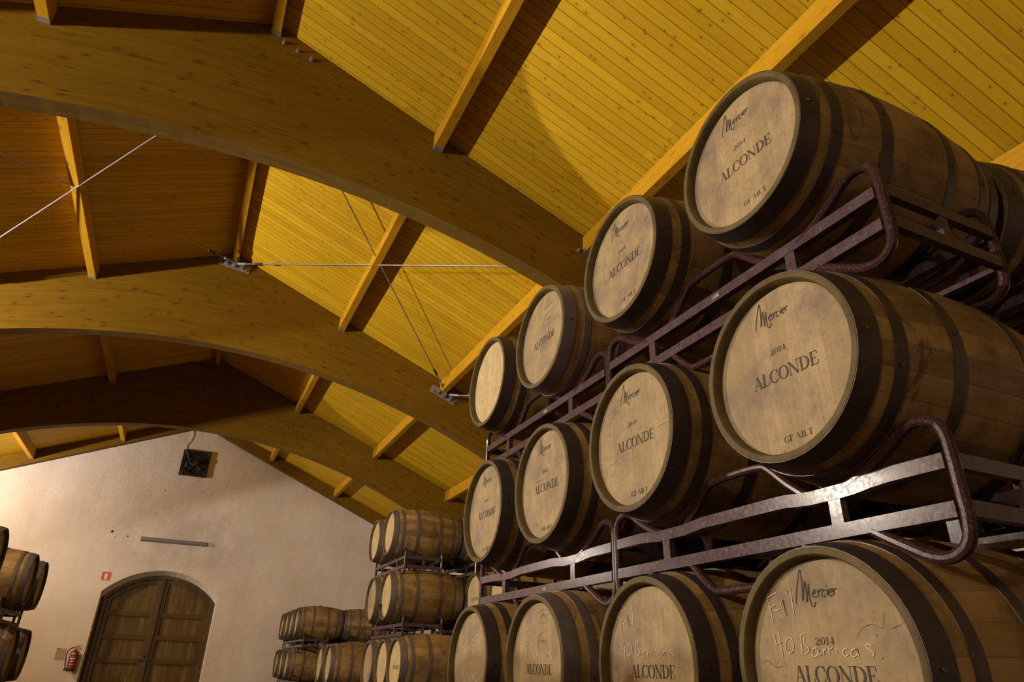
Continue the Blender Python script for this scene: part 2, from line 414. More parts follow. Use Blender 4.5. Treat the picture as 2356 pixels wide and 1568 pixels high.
# outer frame (jambs + arched head)
b = MB()
b.box(DX0+.015, DX0+.14, yd-.02, yd+.1, 0, DZS-.09); b.box(DX1-.14, DX1-.015, yd-.02, yd+.1, 0, DZS-.09)
ao = arc_pts(DX0+.015, DX1-.015, .095); ai = arc_pts(DX0+.05, DX1-.05, .17)
for i in range(len(ao)-1):
    for y0, y1 in ((yd-.04, yd+.1),):
        a, c, d, e = ao[i], ao[i+1], ai[i+1], ai[i]
        b.add([(a[0],y0,a[1]),(c[0],y0,c[1]),(d[0],y0,d[1]),(e[0],y0,e[1]),(a[0],y1,a[1]),(c[0],y1,c[1]),(d[0],y1,d[1]),(e[0],y1,e[1])],
              [(3,2,1,0),(4,5,6,7),(0,1,5,4),(2,3,7,6),(1,2,6,5),(3,0,4,7)])
dpart('frame', b, M_DOORF)
def zi(x, drop): return DZC-DR+math.sqrt(max(0,(DR-drop)**2-(x-DCX)**2))
for s, (xa, xb) in (('l', (DX0+.12, DCX-.012)), ('r', (DCX+.012, DX1-.12))):
    b = MB(); n = 10                              # planks
    top = [(xa+(xb-xa)*i/n, zi(xa+(xb-xa)*i/n, .17)) for i in range(n+1)]
    b.prism_y([(xb,.02)]+top[::-1]+[(xa,.02)], yd+.05, yd+.08)
    lf = dpart('leaf', b, M_DOORP)
    b = MB()                                      # stiles and arched rail
    b.box(xa, xa+.11, yd+.01, yd+.06, .02, zi(xa+.0, .18)); b.box(xb-.11, xb, yd+.01, yd+.06, .02, zi(xb-.0, .18))
    for i in range(n):
        x0_, x1_ = top[i][0], top[i+1][0]
        A, B_ = (x0_, zi(x0_, .16)), (x1_, zi(x1_, .16)); D_, E_ = (x1_, zi(x1_, .27)), (x0_, zi(x0_, .27))
        b.add([(A[0],yd+.012,A[1]),(B_[0],yd+.012,B_[1]),(D_[0],yd+.012,D_[1]),(E_[0],yd+.012,E_[1]),(A[0],yd+.06,A[1]),(B_[0],yd+.06,B_[1]),(D_[0],yd+.06,D_[1]),(E_[0],yd+.06,E_[1])],
              [(3,2,1,0),(4,5,6,7),(0,1,5,4),(2,3,7,6),(1,2,6,5),(3,0,4,7)])
    o = b.build('stile', M_DOORF, lf)
    for zb in (.98, .49, -.005, -.5, -1.0):
        b = MB(); b.box(xa+.11, xb-.11, yd+.012, yd+.056, zb-.055+CZ, zb+.045+CZ); b.build('rail', M_DOORR, lf)
b = MB(); b.box(DCX-.03, DCX+.03, yd-.02, yd+.02, .02, zi(DCX,.17)); dpart('cover_strip', b, M_DOORF)
b = MB(); b.box(DCX-.19, DCX+.10, yd-.025, yd-.01, CZ+.005, CZ+.04)
dpart('bolt', b, M_BLACKM)
b = MB(); b.tube([(DCX-.07, yd-.05, CZ+.10), (DCX-.07, yd+.01, CZ+.10)], .022, 12); dpart('knob', b, M_BLACKM)

# ------------------------------------------------------------------ glulam arches

def arch_mesh(y0, y1):
    V = []; F = []; UV = []; FM = []
    xs = [XL + (XR-XL)*i/26 for i in range(26)] + [XR + (XE-XR)*i/26 for i in range(27)]
    n = len(xs)
    def uvof(x, z): return (x, (z-arch_z(x)))
    rows = 6
    def grid(y, flip, off):
        base = len(V)
        for x in xs:
            zb, zt = arch_z(x), ceil_z(x)-.002
            for r in range(rows+1):
                z = zb+(zt-zb)*r/rows; V.append((x,y,z)); UV.append((x+off, z-zb))
        for i in range(n-1):
            for r in range(rows):
                a = base+i*(rows+1)+r; q = (a, a+rows+1, a+rows+2, a+1)
                F.append(q if not flip else q[::-1]); FM.append(0)
    grid(y0, False, 0); grid(y1, True, 30.)
    base = len(V)
    for x in xs:
        V.append((x,y0,arch_z(x))); UV.append((x, 0)); V.append((x,y1,arch_z(x))); UV.append((x, y1-y0))
    for i in range(n-1):
        a = base+2*i; F.append((a, a+1, a+3, a+2)); FM.append(1)
    return V, F, UV, FM
arches = {}
for key, y0, y1, lab in (
    ('b1', 5.32, 5.52, 'deep curved glued timber arch nearest the camera, crossing the top left of the photo'),
    ('b2', 9.98, 10.17, 'middle curved glued timber arch carrying the tie rod brackets on its face'),
    ('b3', 14.40, 14.59, 'farthest curved timber arch, darkest of the three, just in front of the plastered gable wall'),
    ('b0', .70, .90, 'glued timber arch above the camera'),
    ('bm', -3.9, -3.7, 'glued timber arch behind the camera')):
    V, F, UV, FM = arch_mesh(y0, y1)
    root = empty('roof_arch', (XR, (y0+y1)/2, arch_z(XR)))
    tag(root, lab, 'roof arch', 'glued timber roof arches')
    o = mesh_obj('beam', V, F, None, root, uvs=UV, mats=[M_BEAM, M_SOFF], fm=FM)
    o.location = tuple(-c for c in root.location); arches[key] = (root, y0, y1)
# sloping timber along the gable wall (one per slope)
def raft(x0, x1):
    zt0, zt1 = ceil_z(x0)-.002, ceil_z(x1)-.002
    def zb(x): return 5.51+CZ-.424*abs(x-XR)
    V = []; UV = []; F = []; n = 16
    for k, y in enumerate((18.58, YF-.001)):
        for i in range(n+1):
            x = x0+(x1-x0)*i/n
            V += [(x,y,zb(x)),(x,y,ceil_z(x)-.002)]; UV += [(x+k*20, 0),(x+k*20, ceil_z(x)-zb(x))]
    m = 2*(n+1)
    for i in range(n):
        a = 2*i; F += [(a,a+2,a+3,a+1),(m+a+1,m+a+3,m+a+2,m+a),(a,m+a,m+a+2,a+2)]
    F += [(0,1,m+1,m),(m-2,2*m-2,2*m-1,m-1)]
    return V, F, UV
for (x0, x1, lab) in ((XL, XR, 'sloping timber along the gable wall top, left of the ridge'), (XR, XE, 'sloping timber along the gable wall top, right of the ridge')):
    V, F, UV = raft(x0, x1)
    tag(mesh_obj('gable_rafter', V, F, M_BEAM, uvs=UV, loc=((x0+x1)/2, 18.66, ceil_z((x0+x1)/2)-.25)), lab, 'rafter')

# ------------------------------------------------------------------ purlins
PX = [(-5.53, .20), (-3.765, .21), (-2.045, .215), (-.285, .15), (1.475, .215), (3.25, .225), (4.98, .24), (6.42, .2)]
PN = {-5.53:'third purlin left of the ridge', -3.765:'second purlin left of the ridge', -2.045:'first purlin left of the ridge', -.285:'ridge purlin',
      1.475:'first purlin right of the ridge', 3.25:'second purlin right of the ridge', 4.98:'third purlin right of the ridge', 6.42:'purlin by the right hand wall'}
BAYS = [(.90, 5.32, 'in front of the nearest arch'), (5.52, 9.98, 'between the nearest and the middle arch'),
        (10.17, 14.40, 'between the middle and the farthest arch'), (14.59, 18.58, 'between the farthest arch and the gable wall')]
for bi, (ya, yb, bl) in enumerate(BAYS):
    for (px, dz) in PX:
        w2 = .046; zt = min(ceil_z(px-w2), ceil_z(px+w2)) - .001
        if px == XR: zt = RZ-.02
        zb = ceil_z(px) - dz
        prof = [(px-w2,zb),(px+w2,zb),(px+w2,zt),(px-w2,zt)]
        V = []; F = []; UV = []
        sides = [(0,1),(1,2),(2,3),(3,0)]
        dist = 0
        for (i, j) in sides:
            a, c = prof[i], prof[j]; L = math.hypot(a[0]-c[0], a[1]-c[1]); k = len(V)
            V += [(a[0],ya,a[1]),(c[0],ya,c[1]),(c[0],yb,c[1]),(a[0],yb,a[1])]
            o_ = px*7+bi*3.1
            UV += [(ya+o_, dist),(ya+o_, dist+L),(yb+o_, dist+L),(yb+o_, dist)]; F.append((k,k+3,k+2,k+1)); dist += L+.013
        for y, fl in ((ya, 0), (yb, 1)):
            k = len(V); V += [(p[0],y,p[1]) for p in prof]; UV += [(0,0)]*4; F.append((k,k+1,k+2,k+3) if not fl else (k+3,k+2,k+1,k))
        root = empty('roof_purlin', (px, (ya+yb)/2, zb)); tag(root, 'timber %s, %s' % (PN[px], bl), 'purlin', 'roof purlins')
        o = mesh_obj('beam', V, F, M_PURL, root, uvs=UV); o.location = (-px, -(ya+yb)/2, -zb)
        for y0_, y1_ in ((ya+.0005, ya+.055), (yb-.06, yb-.0005)):      # galvanised shoes at both ends
            b = MB(); b.box(px-w2-.0035, px+w2+.0035, y0_, y1_, zb-.004, zb+.045)
            o = b.build('hanger', M_GALV, root); o.location = (-px, -(ya+yb)/2, -zb); o['label'] = 'galvanised joist shoe'

# ------------------------------------------------------------------ tie rods, brackets, bolts
def bracket(key, x, z, face='near'):
    root, y0, y1 = arches[key]; lx, ly, lz = root.location
    sgn = -1 if x > XR+.5 else (1 if x < XR-.5 else -.3)
    a = math.atan(SL)*(-1 if sgn < 0 else 1)
    if abs(x-XR) < .5: a = -.12
    yf = y0 if face == 'near' else y1; d = -1 if face == 'near' else 1
    ca, sa = math.cos(a), math.sin(a)
    def tr(p): return (x+p[0]*ca-p[2]*sa-lx, yf+d*p[1]-ly, z+p[0]*sa+p[2]*ca-lz)
    def bx(x0,x1,y0_,y1_,z0,z1):
        m_ = MB(); m_.box(x0,x1,y0_,y1_,z0,z1); return [tr(p) for p in m_.v], m_.f
    b = MB(); b.add(*bx(-.24,.24,.0,.012,-.065,.065)); b.add(*bx(-.03,.03,.012,.10,-.04,.02)); b.add(*bx(-.14,-.09,.012,.075,-.04,.04)); b.add(*bx(.09,.14,.012,.075,-.04,.04))
    br = b.build('bracket', M_GALV, root)
    for q in (-.19, 0., .19):
        b = MB(); b.tube([tr((q,.012,-.035)), tr((q,.045,-.035))], .017, 6); b.build('bolt', M_GALV, br)
bracket('b2', -.29, 5.60-.04+CZ); bracket('b2', 3.27, 4.09-.02+CZ); bracket('b2', -3.8, 4.09+CZ)
bracket('b1', -.29, 5.50+CZ, 'far'); bracket('b1', 3.27, 4.07+CZ, 'far'); bracket('b1', -3.8, 4.09+CZ, 'far')
def bolts(key, pts):
    root, y0, y1 = arches[key]; lx, ly, lz = root.location
    for x, z in pts:
        b = MB(); b.tube([(x-lx, y0-ly, z-lz), (x-lx, y0-.012-ly, z-lz)], .022, 12); b.tube([(x-lx, y0-.01-ly, z-lz), (x-lx, y0-.03-ly, z-lz)], .017, 6); b.tube([(x-lx, y0-.03-ly, z-lz), (x-lx, y0-.055-ly, z-lz)], .008, 8)
        b.build('bolt', M_GALV, root)
bolts('b1', [(-.19, 5.575-.02+CZ+.0), (-.05, 5.51+CZ), (.09, 5.46+CZ), (3.14, 4.13+CZ-.02), (3.27, 4.065+CZ-.04)])
def rod(A, B, lab, trn=None):
    A = Vector(A); B = Vector(B); mid = (A+B)/2
    root = empty('tie_rod', tuple(A)); tag(root, lab, 'tie rod', 'crossed tie rods under the roof')
    b = MB(); b.tube([(0,0,0), tuple(B-A)], .0085, 8); b.build('rod', M_GALV, root, True)
    d = (B-A).normalized()
    b = MB(); b.tube([tuple(d*.04), tuple(d*.22)], .022, 8); b.build('end_fork', M_GALV, root, True)
    b = MB(); p = d*.45
    b.tube([tuple(p), tuple(p+d*.14)], .019, 8); b.build('turnbuckle', M_BLACKM, root, True)
yn, yo = 9.92, 5.58
rod((-.26, yn, 5.56+CZ), (3.3, yo, 4.10+CZ), 'steel tie rod running level across the photo from the middle arch at the ridge')
rod((3.28, yn+.0, 4.12+CZ), (-.25, yo, 5.56+CZ), 'steel tie rod slanting down from the ridge to the middle arch bracket on the right')
rod((-.30, yn, 5.58+CZ), (-3.8, yo, 4.10+CZ), 'dark thin steel tie rod left of the ridge ending at the ridge bracket')
rod((-3.8, yn, 4.11+CZ), (-.28, yo, 5.53+CZ), 'bright steel tie rod rising to the right across the left roof bay')
rod((3.33, yn, 4.07+CZ), (6.5, yo, 2.92+CZ), 'short visible end of tie rod going right from the lower bracket behind the top barrels')
rod((-3.84, yn, 4.07+CZ), (-6.9, yo, 2.92+CZ), 'steel tie rod low on the left roof slope')

# ------------------------------------------------------------------ things on the gable wall
S = YF/18.6
fan = empty('extractor_fan', (-.33, YF-.04, 4.22+CZ)); tag(fan, 'square black extractor fan high on the gable wall under the roof peak', 'fan')
def off(o, root): o.location = tuple(-c for c in root.location); return o
fx, fz, hs = -.327, 4.545+CZ, .325
b = MB(); n = 24
# plate with round hole
ring = [(fx+.27*math.cos(2*PI*k/n), fz+.27*math.sin(2*PI*k/n)) for k in range(n)]
sq = []
for k in range(n):
    c_, s_ = math.cos(2*PI*k/n), math.sin(2*PI*k/n); m_ = max(abs(c_), abs(s_)); sq.append((fx+hs*c_/m_, fz+hs*s_/m_))
b.add([(p[0],YF-.055,p[1]) for p in ring]+[(p[0],YF-.055,p[1]) for p in sq]+[(p[0],YF,p[1]) for p in sq]+[(p[0],YF-.01,p[1]) for p in ring],
      [(k,(k+1)%n,n+(k+1)%n,n+k) for k in range(n)]+[(n+k,n+(k+1)%n,2*n+(k+1)%n,2*n+k) for k in range(n)]+[(3*n+k,3*n+(k+1)%n,(k+1)%n,k) for k in range(n)])
off(b.build('plate', M_BLACK, fan), fan)
b = MB(); b.add([(p[0],YF-.008,p[1]) for p in ring], [tuple(range(n))]); off(b.build('opening', M_BLACK, fan), fan)
b = MB(); b.tube([(fx,YF-.012,fz),(fx,YF-.16,fz)], .075, 16); off(b.build('motor', M_BLACKM, fan, True), fan)
b = MB()
for rr in (.10,.14,.18,.22,.255):
    b.tube([(fx+rr*math.cos(2*PI*k/28), YF-.07, fz+rr*math.sin(2*PI*k/28)) for k in range(29)], .003, 5, False)
for k in range(8):
    a = k*PI/4+.2; b.tube([(fx+.07*math.cos(a),YF-.07,fz+.07*math.sin(a)),(fx+.29*math.cos(a),YF-.06,fz+.29*math.sin(a))], .0045, 5)
off(b.build('grille', M_BLACKM, fan), fan)
for k in range(5):
    a = 2*PI*k/5+.35; b = MB()
    b.add([(fx+.07*math.cos(a-.3),YF-.02,fz+.07*math.sin(a-.3)),(fx+.24*math.cos(a-.25),YF-.018,fz+.24*math.sin(a-.25)),(fx+.24*math.cos(a+.15),YF-.045,fz+.24*math.sin(a+.15)),(fx+.07*math.cos(a+.3),YF-.045,fz+.07*math.sin(a+.3))], [(0,1,2,3)])
    bl = b.build('blade', M_BLACK, fan); off(bl, fan)
b = MB()
b.add([(fx-.235,YF-.05,fz-.09),(fx-.19,YF-.05,fz-.12),(fx-.175,YF-.05,fz-.01),(fx-.225,YF-.05,fz+.02)], [(0,1,2,3)])
b.add([(fx-.02,YF-.05,fz+.155),(fx+.06,YF-.05,fz+.155),(fx+.06,YF-.05,fz+.18),(fx-.02,YF-.05,fz+.18)], [(0,1,2,3)])
b.add([(fx+.08,YF-.05,fz-.035),(fx+.22,YF-.05,fz-.035),(fx+.24,YF-.05,fz+.01),(fx+.225,YF-.05,fz-.02),(fx+.08,YF-.05,fz-.022)], [(0,1,2,3,4)])
o = off(b.build('blue_glint_patches', M_BLUE, fan), fan); o['label'] = 'bright blue glints between the blades, painted as flat patches'  # blue glints of light put in as flat coloured patches
b = MB()
for sx in (-1,1):
    for sz in (-1,1): b.tube([(fx+sx*.27,YF-.05,fz+sz*.27),(fx+sx*.27,YF-.075,fz+sz*.27)], .016, 8)
off(b.build('fixing', M_GALV, fan), fan)
b = MB(); b.tube(smooth_path([(fx-.28,YF-.075,fz+.29),(fx-.22,YF-.09,fz+.20),(fx-.15,YF-.10,fz+.02),(fx-.06,YF-.15,fz-.06),(fx+.03,YF-.16,fz-.02)], 5),   .006, 6)
off(b.build('motor_cable', M_WIRED, fan, True), fan)
b = MB(); b.tube(smooth_path([(fx-.29,YF-.02,fz+.33),(fx-.31,YF-.02,fz+.42),(fx-.24,YF-.02,fz+.58),(fx-.22,YF-.02,fz+.75),(fx-.26,YF-.02,fz+.84)], 5), .008, 6)
tag(b.build('cable', M_WIRE, None, True, (fx-.26,YF-.02,fz+.84)), 'white cable running up the wall from the square fan to the roof', 'cable')

fl = empty('strip_light', (-.39, YF-.04, 2.61+CZ)); tag(fl, 'unlit grey strip light with ribbed cover fixed above the arched door', 'light')

n = 9; prof = [(-.055+.11*k/(n-1), .0) for k in range(n)]
V = []; F = []
cs = [(.0,-.048),(.035,-.05),(.06,-.038),(.078,-.018),(.082,0.),(.078,.018),(.06,.038),(.035,.05),(.0,.048)]
for x_ in (-1.10, .325):
    for d_, h_ in cs: V.append((x_, YF-.001-d_, 2.61+CZ+h_))
m_ = len(cs)
F = [(i, i+m_, i+m_+1, i+1) for i in range(m_-1)] + [tuple(range(m_)), tuple(range(2*m_-1, m_-1, -1))]
off(mesh_obj('cover', V, F, M_GREYM, fl), fl)
b = MB()
for h_ in (-.032, -.008, .018): b.box(-1.07, .295, YF-.0845, YF-.07, 2.61+CZ+h_-.004, 2.61+CZ+h_+.004)
off(b.build('rib', M_GREYD, fl), fl)
b = MB(); b.box(-1.115,-1.09,YF-.07,YF-.001,2.61+CZ-.05,2.61+CZ+.05); b.box(.315,.34,YF-.07,YF-.001,2.61+CZ-.05,2.61+CZ+.05); off(b.build('end_cap', M_GREYM, fl), fl)
b = MB(); b.tube(smooth_path([(-1.39,YF-.006,2.65+CZ),(-1.3,YF-.006,2.63+CZ),(-1.2,YF-.006,2.615+CZ),(-1.10,YF-.01,2.60+CZ)],4), .004, 5)
off(b.build('feed_wire', M_WIRE, fl, True), fl)

sg = empty('fire_sign', (-1.62, YF-.005, 1.64+CZ)); tag(sg, 'small square red sign with a white fire extinguisher pictogram, left of the door arch', 'sign')
b = MB(); b.box(-1.715,-1.535,YF-.008,YF,1.635+CZ,1.825+CZ); off(b.build('plate', M_SIGN, sg), sg)
b = MB(); zc = 1.64+CZ; xc = -1.622; y_ = YF-.0095
b.add([(xc-.032,y_,zc+.02),(xc+.032,y_,zc+.02),(xc+.032,y_,zc+.115),(xc+.022,y_,zc+.135),(xc+.008,y_,zc+.14),(xc+.008,y_,zc+.16),(xc-.02,y_,zc+.16),(xc-.008,y_,zc+.145),(xc-.022,y_,zc+.135),(xc-.032,y_,zc+.115)], [tuple(range(10))])
off(b.build('pictogram', M_WHITE, sg), sg)
b = MB()
for x0_, x1_, z0_, z1_ in ((-.09,.087,0,.006),(-.09,.087,.179,.185),(-.09,-.084,0,.185),(.081,.087,0,.185)): b.box(-1.622+x0_, -1.622+x1_, YF-.0092, YF-.008, zc+z0_, zc+z1_)
off(b.build('border', M_WHITE, sg), sg)

nt_ = empty('notice', (-2.08, YF-.003, -.02+CZ)); tag(nt_, 'small faded paper notice on the wall left of the fire extinguisher', 'notice')
b = MB(); b.box(-2.17,-1.99,YF-.004,YF,-.03+CZ,.20+CZ); off(b.build('sheet', M_CREAM, nt_), nt_)
b = MB(); b.box(-2.165,-1.995,YF-.006,YF-.004,.11+CZ,.175+CZ); off(b.build('band', M_YELP, nt_), nt_)
b = MB(); b.box(-2.165,-2.11,YF-.006,YF-.004,.18+CZ,.196+CZ); off(b.build('heading', M_BLACK, nt_), nt_)

ex = empty('fire_extinguisher', (-1.80, YF-.12, -.24+CZ)); tag(ex, 'red fire extinguisher with black hose hanging beside the arched door', 'fire extinguisher')
z0 = 0
b = MB(); b.lathe_z([(0,.03),(.085,.03),(.085,.03),(.085,.34),(.078,.375),(.05,.405),(.022,.418),(.022,.43),(0,.43)], 24); b.build('cylinder', M_RED, ex, True)
b = MB(); b.lathe_z([(0,0),(.087,0),(.089,.01),(.089,.055),(.0,.055)], 24); b.build('foot_ring', M_BLACK, ex, True)
b = MB(); b.lathe_z([(0,.42),(.02,.42),(.02,.455),(0,.455)], 12); b.box(-.02,.03,-.012,.012,.445,.475); b.build('valve', M_BRASS, ex)
b = MB(); b.add([(-.02,-.01,.47),(.11,-.01,.505),(.11,-.01,.515),(-.02,-.01,.49),(-.02,.01,.47),(.11,.01,.505),(.11,.01,.515),(-.02,.01,.49)], [(0,1,2,3),(7,6,5,4),(0,4,5,1),(3,2,6,7),(1,5,6,2),(0,3,7,4)])
b.add([(.0,-.01,.455),(.07,-.01,.45),(.10,-.01,.42),(.11,-.01,.425),(.08,-.01,.465),(.0,-.01,.47),(.0,.01,.455),(.07,.01,.45),(.10,.01,.42),(.11,.01,.425),(.08,.01,.465),(.0,.01,.47)], [(0,1,2,3,4,5),(11,10,9,8,7,6),(0,6,7,1),(1,7,8,2),(2,8,9,3),(3,9,10,4),(4,10,11,5)])
b.build('handle', M_RED, ex)
b = MB(); b.tube(smooth_path([(-.01,0,.46),(-.07,0,.455),(-.13,-.01,.40),(-.145,-.01,.30),(-.125,-.01,.16),(-.105,-.01,.06),(-.11,-.01,.03)],5), .011, 8); b.tube([(-.108,-.01,.06),(-.115,-.01,.01)], .017, 8)
b.build('hose', M_BLACK, ex, True)
b = MB()
for (zz, ww) in ((.335,.05),(.25,.055),(.235,.055),(.19,.04),(.13,.06)):
    b = MB(); V = []
    for i in range(5):
        a = -PI/2 + (i/4-.5)*2*ww/.086
        V += [(.0862*math.cos(a), .0862*math.sin(a), zz), (.0862*math.cos(a), .0862*math.sin(a), zz+.012)]
    b.add(V, [(2*i, 2*i+2, 2*i+3, 2*i+1) for i in range(4)]); b.build('label_print', M_WHITE, ex)
b = MB(); b.box(-.03,.03,.08,.12,.25,.33); b.build('wall_hook', M_BLACKM, ex)
# ------------------------------------------------------------------ lettering (flat ink on the barrel heads)
def ribbon(mb, pts, x, sc_=1., ox=0., oz=0., w=None):
    # pts: (right, up[, width]); right is -y on a head that faces -x
    P = [(ox+p[0]*sc_, oz+p[1]*sc_, (p[2] if len(p) > 2 else w)*(sc_ if len(p) > 2 else 1)) for p in pts]
    V = []; m = len(P)
    for i in range(m):
        a = P[max(i-1,0)]; c = P[min(i+1,m-1)]; dx, dz = c[0]-a[0], c[1]-a[1]; L = math.hypot(dx, dz) or 1
        nx, nz = -dz/L, dx/L; h = P[i][2]/2
        V += [(x, -(P[i][0]+nx*h), P[i][1]+nz*h), (x, -(P[i][0]-nx*h), P[i][1]-nz*h)]
    mb.add(V, [(2*i, 2*i+1, 2*i+3, 2*i+2) for i in range(m-1)])
def arcw(cx, cz, rx, rz, a0, a1, wt, wn, n=16):
    out = []
    for i in range(n+1):
        a = math.radians(a0+(a1-a0)*i/n); out.append((cx+rx*math.cos(a), cz+rz*math.sin(a), wn+(wt-wn)*abs(math.cos(a))**1.4))
    return out
TK, TN = .15, .035
def srf(x, z, l=.13): return [(x-l, z, .035), (x+l, z, .035)]
G = {
 'A': (.86, [[(.10,0,TN),(.42,1,TN)], [(.40,1,TK),(.72,.0,TK)], [(.20,.33,TN),(.60,.33,TN)], srf(.10,.017), srf(.73,.017,.17)]),
 'L': (.72, [[(.17,0,TK),(.17,1,TK)], srf(.17,.983,.17), [(.02,.017,TN),(.64,.017,TN)], [(.63,0,.03),(.66,.30,.05)]]),
 'C': (.82, [arcw(.45,.5,.38,.49,48,312,.16,TN), [(.70,.86,.03),(.72,1.0,.03),(.72,.66,.05)], [(.71,.14,.04),(.74,.30,.04)]]),
 'O': (.92, [arcw(.46,.5,.38,.49,0,360,.16,TN,28)]),
 'N': (.96, [[(.17,0,TN),(.17,1,TN)], [(.13,1,.15),(.78,0,.15)], [(.80,0,TN),(.80,1,TN)], srf(.17,.017), srf(.80,.983), srf(.08,.983,.1)]),
 'D': (.90, [[(.17,0,TK),(.17,1,TK)], arcw(.30,.5,.48,.483,-90,90,.17,TN), [(.02,.983,TN),(.31,.983,TN)], [(.02,.017,TN),(.31,.017,TN)]]),
 'E': (.76, [[(.17,0,TK),(.17,1,TK)], [(.02,.983,TN),(.62,.983,TN)], [(.17,.5,TN),(.46,.5,TN)], [(.02,.017,TN),(.66,.017,TN)], [(.61,1,.03),(.63,.74,.05)], [(.46,.62,.03),(.46,.38,.03)], [(.65,0,.03),(.68,.29,.05)]]),
 'G': (.88, [arcw(.45,.5,.38,.49,48,300,.16,TN), [(.72,.05,.12),(.72,.42,.12)], srf(.70,.42,.14), [(.70,.98,.03),(.70,.68,.05)]]),
 'F': (.70, [[(.17,0,TK),(.17,1,TK)], [(.02,.983,TN),(.62,.983,TN)], [(.17,.5,TN),(.46,.5,TN)], srf(.17,.017,.16), [(.60,1,.03),(.62,.72,.05)]]),
 'M': (1.1, [[(.15,0,TN),(.17,1,TN)], [(.16,1,.13),(.52,.05,.13)], [(.54,.05,TN),(.88,1,TN)], [(.90,0,TK),(.90,1,TK)], srf(.15,.017,.1), srf(.90,.017,.14), srf(.93,.983,.1), srf(.12,.983,.1)]),
 'T': (.80, [[(.40,0,TK),(.40,1,TK)], [(.06,.983,TN),(.74,.983,TN)], [(.06,1,.03),(.05,.72,.05)], [(.74,1,.03),(.75,.72,.05)], srf(.40,.017,.16)]),
 '2': (.66, [[(.10,.76,.10),(.14,.92,.05),(.32,.98,.05),(.50,.88,.12),(.50,.66,.12),(.32,.36,.06),(.08,.06,.05)], [(.06,.06,.11),(.56,.06,.11)], [(.56,.02,.05),(.60,.26,.04)]]),
 '0': (.68, [arcw(.32,.5,.24,.47,0,360,.13,.04,24)]),
 '1': (.48, [[(.24,0,.13),(.24,1,.13)], srf(.24,.017,.16), [(.06,.86,.04),(.22,.96,.05)]]),
 '4': (.68, [[(.42,0,.13),(.42,1,.13)], [(.42,.98,.04),(.05,.30,.04)], [(.05,.28,.05),(.62,.28,.05)], srf(.42,.017,.15)]),
 'S': (.7, [[(.52,.8,.08),(.32,.95,.08),(.12,.78,.08),(.2,.58,.08),(.45,.42,.08),(.52,.22,.08),(.32,.04,.08),(.08,.18,.08)]]), ' ': (.5, [])}
def text(mb, s, cx, z0, h, width=None, x=0.0305):
    tot = sum(G[c][0] for c in s); sx = (width/(tot*h)) if width else 1.
    px = cx - tot*h*sx/2
    for c in s:
        for st in G[c][1]:
            ribbon(mb, [(px+p[0]*h*sx, z0+p[1]*h, p[2]*h*(.5+.5*sx)) for p in st], x)
        px += G[c][0]*h*sx
def strokes(mb, S_, wd, x=0.0302, ox=0., oz=0., sc_=1.):
    for st in S_: ribbon(mb, smooth_path([(p[0],p[1],0) for p in st], 3) if False else st, x, sc_, ox, oz, wd)
def smooth2(st):
    q = smooth_path([(p[0], p[1], 0) for p in st], 4) if len(st) > 3 else [Vector((p[0],p[1],0)) for p in st]
    return [(v_[0], v_[1]) for v_ in q]
MERCIER= [[(-0.0792, 0.1508), (-0.0747, 0.1742), (-0.0665, 0.199), (-0.0555, 0.2285), (-0.0518, 0.2336), (-0.05, 0.2279), (-0.0509, 0.2008), (-0.0556, 0.1577)], [(-0.0556, 0.1577), (-0.0495, 0.1785), (-0.0406, 0.2046), (-0.0407, 0.1841), (-0.042, 0.1537)], [(-0.042, 0.1537), (-0.0361, 0.1775), (-0.0295, 0.1963), (-0.032, 0.1709), (-0.0304, 0.1492), (-0.0253, 0.1418), (-0.0202, 0.1424), (-0.0155, 0.1528)], [(-0.022, 0.1726), (-0.0128, 0.1731), (-0.0091, 0.1784), (-0.0127, 0.1812), (-0.0188, 0.1761), (-0.0214, 0.1676), (-0.0166, 0.163), (-0.0084, 0.1648)], [(-0.002, 0.1809), (-0.0035, 0.1626)], [(-0.002, 0.1732), (0.0051, 0.1797), (0.0112, 0.1798)], [(0.0196, 0.1754), (0.0163, 0.1788), (0.0099, 0.1738), (0.0082, 0.166), (0.0126, 0.162), (0.0201, 0.1651)], [(0.027, 0.18), (0.0252, 0.1647)], [(0.0263, 0.1877), (0.0275, 0.1857)], [(0.0305, 0.1706), (0.0388, 0.1724), (0.0414, 0.1773), (0.0372, 0.1794), (0.0321, 0.1744), (0.0306, 0.1661), (0.035, 0.1627), (0.0411, 0.1653)], [(0.0465, 0.1805), (0.0456, 0.1643)], [(0.0458, 0.1724), (0.0511, 0.1783), (0.0565, 0.1784)]]
CH_F11= [[(-0.181, 0.1724), (-0.1751, 0.1555), (-0.1718, 0.1357), (-0.1689, 0.1072)], [(-0.181, 0.1724), (-0.1635, 0.1784), (-0.1445, 0.1835)], [(-0.1771, 0.1452), (-0.1531, 0.1541)], [(-0.1596, 0.1376), (-0.1379, 0.1418)], [(-0.1348, 0.1529), (-0.1241, 0.1651), (-0.1186, 0.1248)], [(-0.124, 0.1657), (-0.1193, 0.1258)], [(-0.1081, 0.1768), (-0.0928, 0.1923), (-0.092, 0.125)]]
